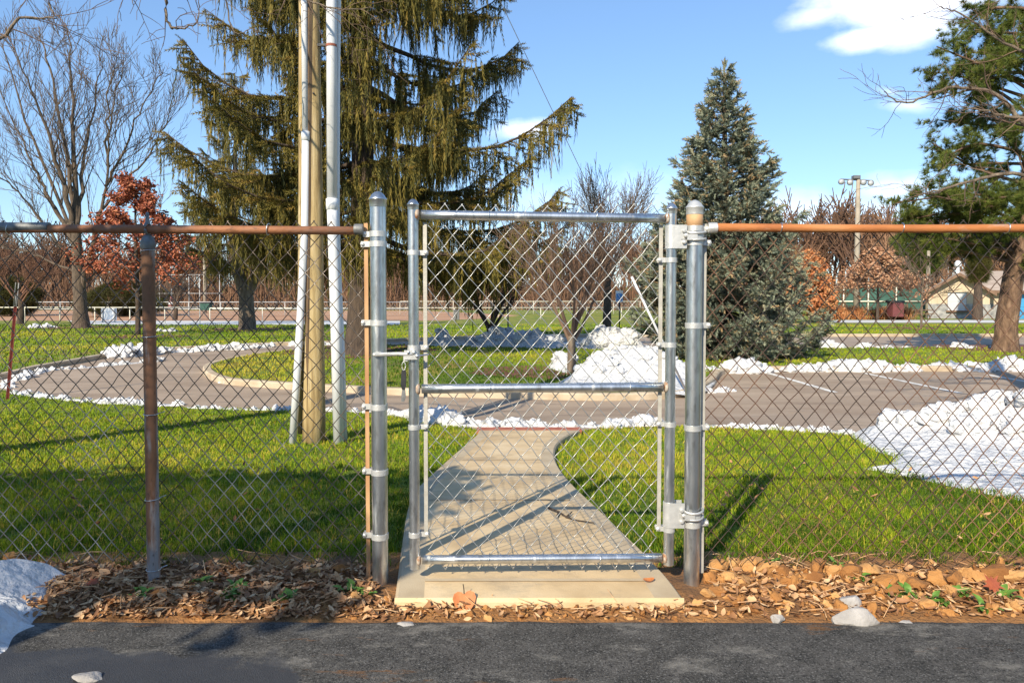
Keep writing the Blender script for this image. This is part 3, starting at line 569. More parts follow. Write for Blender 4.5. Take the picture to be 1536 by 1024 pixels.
# individual leaves
def flat_leaf(name, outline, c, size, rot, m, label, stem=None, tilt=.15, cup=.15):
    P = np.array(outline)*size; n = len(P); ctr = P.mean(0)
    z = lambda p: cup*size*((np.hypot(p[:, 0]-ctr[0], p[:, 1]-ctr[1])/size)**2)+.002
    ring = lambda k: np.column_stack([ctr+(P-ctr)*k, z(ctr+(P-ctr)*k)])
    V = np.vstack([ring(1.), ring(.55), [[ctr[0], ctr[1], .001]]])
    f4 = [[i, (i+1) % n, n+(i+1) % n, n+i] for i in range(n)]; f3 = [[n+i, n+(i+1) % n, 2*n] for i in range(n)]
    def xf(V):
        a, b_ = math.cos(rot), math.sin(rot); X = V[:, 0]*a-V[:, 1]*b_; Y = V[:, 0]*b_+V[:, 1]*a
        return np.column_stack([X, Y*math.cos(tilt)-V[:, 2]*math.sin(tilt), Y*math.sin(tilt)+V[:, 2]*math.cos(tilt)])+c
    b = MB(); b.add(xf(V), [np.array(f4), np.array(f3)])
    o = b.build(name, m, origin=c); tag(o, label, 'leaf')
    if stem:
        s = MB(); s.tube(xf(np.array(stem)*size), size*.025, 5); s.build('leaf_stem', M['bark_dark'], o)
    return o
heart = [(0, -.62), (.25, -.42), (.48, -.12), (.56, .16), (.48, .38), (.30, .48), (.12, .44), (0, .33), (-.12, .44), (-.30, .48), (-.48, .38), (-.56, .16), (-.48, -.12), (-.25, -.42)]
c = at(697, 902, 2.69)
flat_leaf('fallen_leaf', heart, c, .078, .1, M['leaf_orange'], 'large orange heart shaped leaf on the clay before the path', [(0, .33, 0), (.0, .6, .02), (-.02, .8, .06)], tilt=1.0, cup=.25)
oval = [(math.cos(a)*.6, math.sin(a)*.38*(1-.2*math.cos(a))) for a in np.linspace(0, 2*math.pi, 14, endpoint=False)]
c = G(973, 872, .05)+np.array([0, 0, .004]); flat_leaf('fallen_leaf', oval, c, .04, .3, M['leaf_orange'], 'small orange leaf lying alone on the concrete path', tilt=.1, cup=.5)
tw = MB()
for L_ in ([(822, 762), (838, 770), (850, 776), (862, 779), (893, 786)], [(850, 776), (858, 770)], [(838, 770), (834, 778)]):
    Q = np.array([G(a, c_, .055) for a, c_ in L_]); Q[:, 2] += .006*np.sin(np.arange(len(Q))*1.7)+.004; tw.tube(Q, np.linspace(.0065, .0025, len(Q)), 6)
tag(tw.build('fallen_twig', M['bark_dark']), 'dark crooked twig lying on the concrete path behind the gate', 'twig')
maple = []
for i in range(20):
    a = i/20*2*math.pi+math.pi/2; r_ = [.62, .3, .42, .28][i % 4]; maple.append((math.cos(a)*r_, math.sin(a)*r_))
c = G(1488, 903); c[2] = .07; flat_leaf('fallen_leaf', maple, c, .075, .5, M['leaf_red'], 'dark red lobed leaf standing in the clay at the far right', tilt=.9)
c = G(402, 892); c[2] = .045; flat_leaf('fallen_leaf', maple, np.array([G(140, 892)[0], G(140, 892)[1], .05]), .05, 2., M['leaf_red'], 'reddish lobed leaf beside the shaded snow lump', tilt=.4)
#@@PART2
# ------------------------------------------------------------------ chain-link mesh, fence, gate
FD = 2.90
def chain(x0, x1, zt, nrow, Dw, Dh, yf, r, seed, sides=5):
    ncol = int(round((x1-x0)/(Dw/2))); w = (x1-x0)/ncol; g = np.random.default_rng(seed)
    jx = g.normal(0, .0012, (ncol+2, nrow+1)); jz = g.normal(0, .0016, (ncol+2, nrow+1)); ph = g.uniform(0, 6, 4)
    lines = []
    for i in range(ncol):
        P = []
        for n in range(nrow+1):
            c = i if (i+n) % 2 == 0 else i+1; s = -1 if c == i else 1
            X = x0+c*w+jx[c, n]+.004*math.sin(ph[0]+c*.31+n*.2); Z = zt-n*Dh/2+jz[c, n]+.005*math.sin(ph[1]+c*.19+n*.13)
            Y = yf(X)+.006*math.sin(ph[2]+c*.27)*math.sin(ph[3]+n*.35)
            o = .0022*(1 if n % 2 else -1)*(1 if i % 2 else -1)
            P += [(X-s*w*.13, Y+o, Z+Dh*.062), (X+s*r*.95, Y, Z), (X-s*w*.13, Y-o, Z-Dh*.062)]
        P[0] = (P[1][0]+.001, P[1][1], P[1][2]+.004); P[-1] = (P[-2][0], P[-2][1], P[-2][2]-.004)
        lines.append(P)
    b = MB(); b.tubes(np.array(lines), np.full((ncol, 3*(nrow+1)), r), sides, g.random(ncol)); return b
def acorn(c, r, h): # domed post cap, base at c
    return [(r*1.06, 0), (r*1.08, .003), (r*1.08, h*.42), (r*1.14, h*.46), (r*1.14, h*.52), (r*1.0, h*.60), (r*.78, h*.78), (r*.45, h*.93), (r*.12, h), (.0005, h)]
def ring(b, c, r, h, t=.003, sides=24): b.lathe(c, [(r, -h/2), (r+t, -h/2), (r+t, h/2), (r, h/2)], sides)
def band(parent, x, y, z, r, side, reach, m=None, h=.022, bolt=True, yo=0.022):
    """pressed band round a pipe with an ear that grips the tension bar"""
    b = MB(); ring(b, (x, y, z), r, h, .003)
    xe = x+side*(r+reach/2-.004)
    b.box((xe, y+yo-.014, z), (reach, .004, h)); b.box((xe, y+yo+.010, z), (reach, .004, h))
    b.box((x+side*(r+.002), y+yo-.002, z), (.005, .026, h))
    o = b.build('tension_band', m or M['zinc'], parent, smooth=True, sharp=35)
    if bolt:
        q = MB(); xb = x+side*(r+reach-.010)
        q.lathe((xb, y+yo-.024, z), [(.0001, 0), (.004, .001), (.0075, .003), (.0075, .007), (.0035, .0072), (.0035, .040), (.0065, .041), (.0065, .046), (.0001, .046)], 10, axis=1)
        q.build('bolt', M['zinc'], o, smooth=True, sharp=35)
    return o
def tie(parent, c, r, m, tiltz=.0, tail=.02):
    """wire tie wrapped round a vertical pipe"""
    a = np.linspace(-.6, math.pi+.6, 18)+math.pi; P = np.column_stack([c[0]+(r+.003)*np.cos(a), c[1]+(r+.003)*np.sin(a), c[2]+tiltz*np.cos(a)])
    P = np.vstack([P[0]+np.array([-tail, .012, -.004]), P, P[-1]+np.array([tail, .012, .006])])
    b = MB(); b.tube(P, .0019, 6); return b.build('tie_wire', m, parent)
def railtie(parent, c, r, m):
    a = np.linspace(-.9, 4.1, 16); P = np.column_stack([c[0]+np.linspace(-.004, .006, 16), c[1]-(r+.003)*np.sin(a), c[2]+(r+.003)*np.cos(a)*-1])
    b = MB(); b.tube(P, .0019, 6); return b.build('tie_wire', m, parent)

# ---- left fence
lp = A0 = at(567, 900, FD); XL_ = at(568, 600, FD)[0]
fl = thing('chain_link_fence', (-1.43, FD, 0), 'old chain link fence with brown rusted top rail left of the gate', 'fence')
zr = at(300, 344, FD)[2]; r_post = .0312; r_rail = .0165
xt = -.528; xl_end = -5.0
b = MB(); b.tube([(x, FD, z) for x, z in zip(np.linspace(xl_end, at(532, 346, FD)[0], 12), zr+.006*np.sin(np.linspace(0, 3, 12))-np.linspace(-.006, .006, 12))], r_rail, 16); b.build('top_rail', M['rust_rail'], fl)
b = MB(); xs_ = at(74, 343, FD)[0]; b.tube([(xl_end, FD, zr+.007), (xs_, FD, zr+.008)], .0195, 16); b.build('rail_sleeve', M['oldgalv'], fl, sharp=40)
b = MB(); b.lathe((at(545, 347, FD)[0], FD, zr), [(.0001, 0), (.019, 0), (.021, -.004), (.021, -.034), (.018, -.036)], 18, axis=0); b.build('rail_end', M['oldgalv'], fl, sharp=40)
b = MB(); zb, ztop = -.06, at(567, 306, FD)[2]
b.tube([(xt, FD, zb), (xt, FD, ztop)], r_post, 28)
tpo = b.build('terminal_post', M['galv'], fl, sharp=50)
b = MB(); b.lathe((xt, FD, ztop-.012), acorn(0, r_post, .062), 28); b.build('post_cap', M['galv'], tpo, sharp=50)
for k, py in enumerate([351, 366, 484, 610, 707, 803]):
    z = at(567, py, FD)[2]; band(fl, xt, FD, z, r_post, -1, .042 if k else .034)
xb = at(549, 600, FD)[0]
b = MB(); b.box((xb, FD+.024, (at(549, 334, FD)[2]+.02)/2), (.0155, .006, at(549, 334, FD)[2]-.02)); b.build('tension_bar', M['bar_rust'], fl, smooth=False)
xp = at(226, 600, FD)[0]
b = MB(); b.tube([(xp, FD, -.08), (xp, FD, zr-.052)], .0243, 22, cap=True); po = b.build('line_post', M['rust_dark'], fl, sharp=50)
b = MB(); z0 = zr-.078
b.lathe((xp, FD, z0), [(.0262, 0), (.0275, .002), (.0275, .030), (.025, .036), (.018, .048), (.012, .056), (.0001, .058)], 22)
a = np.linspace(0, 2*math.pi, 21); b.tube(np.column_stack([np.full(21, xp), FD+.0215*np.cos(a), zr+.004+.0225*np.sin(a)]), .0055, 8)
b.lathe((xp, FD, zr+.026), [(.008, -.006), (.008, .012), (.006, .02), (.0065, .036), (.003, .042), (.0001, .043)], 12)
b.build('loop_cap', M['oldgalv'], po, sharp=45)
for py, tl in ((376, .004), (505, .002), (621, 0), (748, .002), (853, .0)):
    tie(fl, (xp, FD, at(226, py, FD)[2]), .0243, M['galv'], tl)
for px in (402, 14): railtie(fl, (at(px, 345, FD)[0], FD, zr), r_rail+.003, M['galv'])
Dw, Dh = .0686, .0805
fy = lambda x: FD+.030
zt_l = at(400, 333, FD)[2]
b = chain(xb-.003-60*Dw, xb-.003, zt_l, 34, Dw, Dh, fy, .0019, 1); b.build('chain_link_mesh', M['wire_old'], fl)

# ---- right fence
fr = thing('chain_link_fence', (1.4, FD, 0), 'chain link fence with bright orange rusted top rail right of the gate', 'fence')
xh = at(1039.5, 600, FD)[0]; zrr = at(1300, 342, FD)[2]; ztop = at(1041, 316, FD)[2]
b = MB(); b.tube([(xh, FD, -.06), (xh, FD, ztop)], r_post, 28); tpo = b.build('gate_post', M['galv'], fr, sharp=50)
b = MB(); b.lathe((xh, FD, ztop-.016), acorn(0, r_post, .058), 28); b.build('post_cap', M['zinc'], tpo, sharp=50)
b = MB(); ring(b, (xh, FD, at(1041, 331, FD)[2]), r_post+.0006, .072, .0006, 28); b.build('rust_stain', M['bar_rust'], tpo, label='rust brown upper end of the post')
b = MB(); b.tube([(x, FD, zrr+.003*math.sin(x*3)) for x in np.linspace(at(1072, 342, FD)[0], 4.6, 14)], r_rail, 16); b.build('top_rail', M['rust'], fr)
b = MB(); b.lathe((at(1062, 342, FD)[0], FD, zrr), [(.0001, 0), (.019, 0), (.0215, .004), (.0215, .034), (.018, .036)], 18, axis=0); b.build('rail_end', M['zinc'], fr, sharp=40)
for k, py in enumerate([343, 364, 488, 641, 785]): band(fr, xh, FD, at(1040, py, FD)[2], r_post, 1, .040 if k else .030, yo=.022)
xb2 = at(1057, 600, FD)[0]; z1, z0 = at(1057, 335, FD)[2], at(1057, 862, FD)[2]
b = MB(); b.box((xb2, FD+.024, (z0+z1)/2), (.0155, .006, z1-z0)); b.build('tension_bar', M['zinc_bar'], fr, smooth=False)
for px in (1170, 1352, 1510): railtie(fr, (at(px, 342, FD)[0], FD, zrr), r_rail, M['galv'])
b = chain(xb2+.003, xb2+.003+52*Dw, at(1300, 331, FD)[2], 34, Dw, Dh, fy, .0020, 2); b.build('chain_link_mesh', M['wire_rust'], fr)

for xq, m_, par, zq in ((-4.35, M['rust_dark'], fl, zr), (3.65, M['rust_dark'], fr, zrr)):
    b = MB(); b.tube([(xq, FD, -.08), (xq, FD, zq-.052)], .0243, 18); pq_ = b.build('line_post', m_, par)
    b = MB(); b.lathe((xq, FD, zq-.078), [(.0262, 0), (.0275, .002), (.0275, .030), (.018, .048), (.012, .056), (.0001, .058)], 18); a = np.linspace(0, 2*math.pi, 17); b.tube(np.column_stack([np.full(17, xq), FD+.0215*np.cos(a), zq+.004+.0225*np.sin(a)]), .0055, 7); b.build('loop_cap', M['oldgalv'], pq_)
# ---- gate (hung slightly open towards the camera)
xgl, xgr = at(621, 600, 2.86)[0], at(1005, 600, 2.90)[0]
gyf = lambda x: 2.86+.04*(x-xgl)/(xgr-xgl)
gt = thing('gate', (xgr, gyf(xgr), .05), 'galvanised chain link walk gate standing almost shut between its two posts', 'gate')
rs, rr_ = .0205, .0178
def zg(py, x): return at(800, py, gyf(x))[2]
for nm, x, p0, p1 in (('stile', xgl, 310, 852), ('stile', xgr, 316, 846)):
    b = MB(); y = gyf(x); zt, zb = zg(p0, x), zg(p1, x); b.tube([(x, y, zb), (x, y, zt)], rs, 24); so = b.build(nm, M['galv'], gt, sharp=50)
    b = MB(); b.lathe((x, y, zt-.012), acorn(0, rs, .042), 24); b.build('stile_cap', M['galv'], so, sharp=50)
for p0, p1, r_ in ((322, 328, .0185), (583, 580, .0185), (839, 836, .0175)):
    b = MB(); a0, a1 = np.array([xgl, gyf(xgl), zg(p0, xgl)]), np.array([xgr, gyf(xgr), zg(p1, xgr)])
    b.tube([a0+(a1-a0)*t for t in np.linspace(.03, .97, 8)], r_, 20); ro = b.build('gate_rail', M['galv'], gt)
    for e, s in ((a0, 1), (a1, -1)):
        b = MB()
        b.lathe(e+np.array([s*rs*.8, -.002, 0]), [(r_*1.0, -.006), (r_*1.16, -.003), (r_*1.2, .001), (r_*1.05, .007)] if s > 0 else [(r_*1.05, -.007), (r_*1.2, -.001), (r_*1.16, .003), (r_*1.0, .006)], 20, axis=0)
        b.build('weld_bead', M['weld'], ro)
for x, px, p0, p1 in ((xgl, 637.5, 333, 806), (xgr, 991, 337, 797)):
    xx = at(px, 600, gyf(x))[0]; z1, z0 = zg(p0, x), zg(p1, x)
    b = MB(); b.box((xx, gyf(xx)+.020, (z0+z1)/2), (.0150, .006, z1-z0)); b.build('tension_bar', M['zinc_bar'], gt, smooth=False)
for py in (379, 521, 640, 801): band(gt, xgl, gyf(xgl), zg(py, xgl), rs, 1, .038, h=.019, yo=.018)
for py in (390, 517, 636, 793): band(gt, xgr, gyf(xgr), zg(py, xgr), rs, -1, .034, h=.019, yo=.018)
x0, x1 = at(640, 600, 2.862)[0], at(989, 600, 2.9)[0]
b = chain(x0, x0+13*Dw+.0, zg(306, .1), 35, Dw*(x1-x0)/(13*Dw), .0805, lambda x: gyf(x)+.024, .0019, 3) if False else chain(x0, x1, zg(306, .1), 36, Dw, .0805, lambda x: gyf(x)+.026, .0017, 3)
b.build('chain_link_mesh', M['wire_new'], gt)
for px, py in ((733, 838), (900, 838), (733, 324), (1000, 326), (735, 582), (945, 581), (895, 325)):
    x = at(px, py, 2.88)[0]; z = zg(py, x); railtie(gt, (x, gyf(x), z), .0183, M['galv'])
# hinges: folded plate round the stile, U-bolt and clamp round the gate post
for p0, p1, yc_ in ((338, 373, 357), (752, 789, 770)):
    zt, zb = zg(p0, xgr), zg(p1, xgr); zc = (zt+zb)/2; b = MB()
    a = np.linspace(math.pi*.5, math.pi*1.5, 13); yG = gyf(xgr)
    out = [(xgr+(rs+.004)*math.cos(t), yG+(rs+.004)*math.sin(t)) for t in a]
    out = [(xh-r_post-.006, yG+rs+.004)]+out+[(xh-r_post-.004, yG-rs-.004)]
    inn = [(xgr+(rs+.0006)*math.cos(t), yG+(rs+.0006)*math.sin(t)) for t in a]
    inn = [(xh-r_post-.006, yG+rs+.0006)]+inn+[(xh-r_post-.004, yG-rs-.0006)]
    n = len(out); V = [(*p, z) for z in (zb, zt) for p in out+inn]; k = 2*n; fq = []
    for i in range(n-1):
        fq += [[i, i+1, k+i+1, k+i], [n+i+1, n+i, k+n+i, k+n+i+1], [k+i, k+i+1, k+n+i+1, k+n+i], [i+1, i, n+i, n+i+1]]
    fq += [[0, k, k+n, n], [n-1, n+n-1, k+n+n-1, k+n-1]]
    b.add(V, np.array(fq)); ho = b.build('hinge', M['zinc'], gt, smooth=True, sharp=30)
    b = MB()
    for dz in (-.022, .022):
        b.lathe((xh-r_post-.016, yG-rs-.016, zc+dz), [(.0001, 0), (.006, .001), (.0085, .004), (.0085, .010), (.004, .0101), (.004, .055), (.0001, .055)], 10, axis=1)
    b.build('hinge_bolt', M['zinc'], ho, sharp=35)
    b = MB(); ring(b, (xh, FD, zc-.003), r_post+.0012, .026, .004, 24); b.box((xh-.018, FD-r_post-.006, zc-.003), (.040, .012, .022)); b.box((xh-r_post-.012, FD-.018, zc), (.03, .02, .02))
    b.build('hinge_clamp', M['zinc'], ho, sharp=35)
    a = np.linspace(math.pi*1.02, math.pi*2.25, 18); b = MB()
    P = np.column_stack([xh+(r_post+.011)*np.cos(a), FD+(r_post+.011)*np.sin(a), zc+.016+.003*np.cos(a*2)]); b.tube(P, .0052, 8)
    P[:, 2] -= .026; b.tube(P, .0046, 8); b.lathe((xh-r_post-.01, FD-.042, zc+.004), [(.0001, 0), (.006, .001), (.009, .004), (.009, .012), (.005, .0121), (.005, .03), (.0001, .03)], 8, axis=1)
    b.build('u_bolt', M['zinc'], ho)
# fork latch on the left stile, reaching to the latch post
yl = gyf(xgl); zl = zg(531, xgl); b = MB(); ring(b, (xgl, yl, zl+.004), rs+.0005, .042, .0035, 24)
b.box((xgl-.012, yl-rs-.010, zl), (.040, .016, .036)); b.box((xgl+.010, yl-rs-.012, zl-.006), (.016, .014, .022)); b.box((xgl-.028, yl-rs-.004, zl-.012), (.016, .018, .026))
lo = b.build('fork_latch', M['zinc'], gt, sharp=35)
b = MB(); xa = xt-.008; yfp = FD-r_post-.012
b.tube([(xgl+.012, yl-rs-.012, zl+.004), (xgl-.030, yl-rs-.014, zl+.003), (xgl-.060, yfp+.004, zl+.001), (xa, yfp, zl-.002)], .0082, 10); b.tube([(xa, yfp, zl-.002), (xa-.006, yfp+.02, zl-.002)], .0075, 8)
b.build('latch_fork', M['zinc'], lo)
b = MB()
for dx, dz in ((-.016, .010), (.006, .010), (.018, -.004)): b.lathe((xgl+dx, yl-rs-.026, zl+dz), [(.0001, 0), (.004, .001), (.0065, .003), (.0065, .009), (.0001, .0091)], 8, axis=1)
b.tube([(xgl+.018, yl-rs-.012, zl-.004), (xgl+.06, yl-.012, zl)], .0038, 6)
b.build('latch_bolt', M['galv'], lo, sharp=35)
# hanging black tag below the latch
c0 = np.array([at(606, 545, yl-.03)[0], yl-rs-.018, zg(545, xgl)]); fo = thing('hanging_tag', c0, 'small black handled tag with a dull grey tip hanging from the gate latch', 'tag')
b = MB(); a = np.linspace(0, 2*math.pi, 17); b.tube(np.column_stack([c0[0]+.007*np.cos(a), np.full(17, c0[1]), c0[2]-.006+.016*np.sin(a)]), .0016, 6); b.build('ring', M['zinc'], fo)
b = MB(); P = np.array([(-.007, -.022), (.007, -.022), (.0095, -.035), (.0085, -.085), (.004, -.095), (-.007, -.095), (-.0105, -.08), (-.009, -.035)])
n = len(P); V = np.vstack([np.column_stack([c0[0]+P[:, 0], np.full(n, c0[1]+s), c0[2]+P[:, 1]]) for s in (-.006, .006)])
b.add(V, [np.array([[i, (i+1) % n, n+(i+1) % n, n+i] for i in range(n)]), np.arange(n)[None], np.arange(n, 2*n)[None, ::-1]]); b.build('handle', M['black'], fo, smooth=False)
P = np.array([(-.006, -.095), (.005, -.095), (.008, -.125), (.001, -.145), (-.010, -.143), (-.009, -.115)]); n = len(P); b = MB()
V = np.vstack([np.column_stack([c0[0]+P[:, 0], np.full(n, c0[1]+s), c0[2]+P[:, 1]]) for s in (-.0015, .0015)])
b.add(V, [np.array([[i, (i+1) % n, n+(i+1) % n, n+i] for i in range(n)]), np.arange(n)[None], np.arange(n, 2*n)[None, ::-1]]); b.build('tip', M['oldgalv'], fo, smooth=False)

# leaning red stake at the left
g0 = G(11, 600); p1 = at(26, 424, g0[1]+.05); sk = thing('leaning_stake', g0, 'leaning dark red metal stake with a bare grey perforated top', 'stake')
b = MB(); d = p1-g0; u = np.array([.028, 0, -.028*d[0]/d[2]]); w = np.array([0, .03, 0]); t3 = g0+d*.80
def angle_iron(b, a, c):
    pr_ = [(-1, 0), (-.1, 1), (.1, 1), (1, 0), (.8, -.12), (0, .7), (-.8, -.12)]; n = len(pr_)
    V = np.vstack([[q+u*s*.9+w*t for s, t in pr_] for q in (a, c)])
    b.add(V, [np.array([[i, (i+1) % n, n+(i+1) % n, n+i] for i in range(n)]), np.arange(n)[None, ::-1], np.arange(n, 2*n)[None]])
angle_iron(b, g0-d*.05, t3); b.build('post_shaft', M['redpost'], sk, smooth=False)
b = MB(); b.tube([t3-u*.8, p1-u*.7, p1+u*.7, t3+u*.8, t3-u*.8], .009, 6); b.tube([t3, (t3+p1)/2], .010, 6); b.build('bare_top', M['oldgalv'], sk)

# ------------------------------------------------------------------ utility pole with conduits, guy wire
PD = 6.9; pb = at(471, 656, PD); pb[2] = gz(PD)
up = thing('utility_pole', pb, 'tan wooden utility pole flanked by white conduit pipes', 'utility pole')
b = MB(); zz = np.linspace(-.1, 8.6, 24); b.tube([(pb[0]+.012*math.sin(z*.8)+.004*z, PD, z+pb[2]) for z in zz], .1065-.0052*zz-.014*np.clip(zz-.3, 0, .9), 26); b.build('pole_shaft', M['pole'], up)
def px_line(pts, d): return np.array([at(x, y, d) for x, y in pts])
dc = PD-.085
b = MB(); P = px_line([(438.5, 661), (447, 540), (453, 430), (457.5, 340), (458.5, 200)], dc); P[0, 2] = gz(dc)-.03; b.tube(P, .0345, 16)
b.lathe(at(458.5, 198, dc)-np.array([0, 0, .03]), [(.035, -.05), (.040, -.048), (.040, .03), (.034, .034)], 16)
b.tube(np.vstack([at(458, 205, dc), at(456.5, 0, dc), at(456, -600, dc)]), .0285, 14); b.build('conduit', M['pvc'], up)
b = MB(); P = px_line([(508, 652), (503.5, 480), (499, 335), (498, 300)], dc); P[0, 2] = gz(dc)-.03; b.tube(P, .049, 18)
b.lathe(at(498, 305, dc), [(.050, -.06), (.055, -.058), (.055, .04), (.046, .045)], 18)
b.tube(np.vstack([at(498, 310, dc), at(497, 0, dc), at(496.5, -600, dc)]), .0465, 18); b.build('conduit', M['pvc'], up)
b = MB(); d2 = PD+.02; P = px_line([(516, 640), (512, 520), (508, 430), (505.5, 330), (506.5, 120), (508, 0), (509, -600)], d2); P[0, 2] = gz(d2)-.03; b.tube(P, [.032, .032, .030, .024, .022, .022, .022], 14); b.build('conduit', M['pvc'], up)
b = MB(); b.tube(px_line([(451, 650), (451.5, 400), (452.5, 250), (453.5, -600)], PD+.03), .030, 8); b.build('wood_moulding', M['pole'], up)
b = MB(); P = px_line([(462, 645), (463, 430), (464.5, 300), (465, -600)], PD-.075); b.tube(P, .022, 4); b.build('cable_guard', M['guard'], up, smooth=False)
c = at(487, 68, PD-.04); b = MB(); b.box(c, (.13, .03, .022)); b.build('standoff_bracket', M['black'], up, smooth=False)
b = MB(); ring(b, at(497, 69, dc), .0470, .022, .003); b.build('conduit_strap', M['strap'], up, sharp=40)
b = MB(); b.lathe(at(470, 140, PD-.0845), [(.0001, 0), (.009, 0), (.009, .01)], 10, axis=1); b.build('bolt_hole', M['black'], up)
anc = G(1031, 590, .08); top = at(361, -813, PD); tdir = (top-anc)
gw = thing('guy_wire', anc, 'thin pole guy wire with a white plastic guard at its foot', 'guy wire')
b = MB(); b.tube([anc+tdir*t for t in np.linspace(-.01, 1, 20)], .0048, 6); b.build('wire', M['oldgalv'], gw)
b = MB(); b.tube([anc, anc+tdir*.19], .017, 10); b.build('wire_guard', M['pvc'], gw)

# ------------------------------------------------------------------ bare trees
def perp(d, rng):
    v = rng.normal(size=3); v -= d*(v@d); return v/(np.linalg.norm(v)+1e-9)
class Bare:
    def __init__(s, seed, K=5, up=.25, wob=.10, minr=.006): s.rng = np.random.default_rng(seed); s.K = K; s.up = up; s.wob = wob; s.minr = minr; s.P = []; s.Rr = []; s.lv = []; s.tips = []
    def branch(s, p, d, l, r, lev, kids, maxlev, ang, lr, taper=.35, up=None):
        K = s.K; pts = [p]; q = p.copy(); dd = d.copy(); step = l/(K-1); u = s.up if up is None else up
        for _ in range(K-1):
            dd = dd+s.rng.normal(0, s.wob, 3)+np.array([0, 0, u*.25]); dd /= np.linalg.norm(dd); q = q+dd*step; pts.append(q)
        rr = np.linspace(r, max(r*taper, s.minr*.7), K); s.P.append(pts); s.Rr.append(rr); s.lv.append(lev)
        if lev >= maxlev: s.tips.append((pts[-1], dd)); return
        n = kids[min(lev, len(kids)-1)]
        for k in range(n):
            t = .25+.75*(k+s.rng.uniform(.2, .8))/n if lev > 0 else .45+.55*(k+s.rng.uniform(.3, .8))/n
            i = min(int(t*(K-1)), K-2); f = t*(K-1)-i; o = pts[i]*(1-f)+pts[i+1]*f; tang = pts[i+1]-pts[i]; tang /= np.linalg.norm(tang)
            a = ang[min(lev, len(ang)-1)]*s.rng.uniform(.7, 1.3); v = perp(tang, s.rng); nd = tang*math.cos(a)+v*math.sin(a)
            if nd[2] < -.25: nd[2] *= .3; nd /= np.linalg.norm(nd)
            rl = max(s.minr, (rr[i]*(1-f)+rr[i+1]*f)*s.rng.uniform(.45, .7)); s.branch(o, nd, l*lr*s.rng.uniform(.65, 1.2)*(1.15-.4*t), rl, lev+1, kids, maxlev, ang, lr, taper)
        s.branch(pts[-1], dd, l*lr*.9, max(s.minr, rr[-1]*.95), lev+1, kids, maxlev, ang, lr, taper)
    def mesh(s, lo, hi, sides):
        b = MB(); P = np.array(s.P); Rr = np.array(s.Rr); lv = np.array(s.lv)
        for l in range(lo, hi+1):
            k = lv == l
            if k.any(): b.tubes(P[k], Rr[k], sides if l <= lo else 4 if l < 3 else 3, s.rng.random(k.sum()), cap=False)
        return b
def trunk_mesh(pts, radii, sides=18, seed=0):
    b = MB(); pts = np.asarray(pts, float); P = smoothline(pts, 5); rr = np.interp(np.linspace(0, 1, len(P)), np.linspace(0, 1, len(pts)), radii)
    b.tube(P, rr, sides); v = b.v[0]; o = seed*7.
    c = np.repeat(P, sides, 0); n = np.array([1+.10*mnoise.noise(Vector((x*5+o, y*5, z*2))) for x, y, z in v]); b.v[0] = c+(v-c)*n[:, None]; return b
def add_bare(name, base, label, cat, seed, trunk, radii, starts, kids, maxlev, ang, lr, bark, twig, up=.25, wob=.1, minr=.006, group=None, K=5):
    """trunk polyline plus limbs (point, direction, length, radius)"""
    t = thing(name, base, label, cat, group); tk = trunk_mesh(trunk, radii, seed=seed); tk.build('trunk', bark, t)
    B = Bare(seed, K, up, wob, minr)
    for (p, d, l, r) in starts: d = np.array(d, float); B.branch(np.array(p, float), d/np.linalg.norm(d), l, r, 0, kids, maxlev, ang, lr)
    B.mesh(0, maxlev, 7).build('branches', twig, t); return t, B
def leaf_cloud(B, n_per, size, spread, rng, tv=None, tf=None):
    if tv is None: tv, tf = curl_leaf(1, .3, .5, .3)
    T = np.array([p for p, d in B.tips]); pos = np.repeat(T, n_per, 0)+rng.normal(0, spread, (len(T)*n_per, 3)); n = len(pos)
    b = MB(); b.inst(tv, tf, pos, randrot(n, rng, 1.2)*(size*rng.uniform(.6, 1.3, n))[:, None, None], rng.random(n)); return b

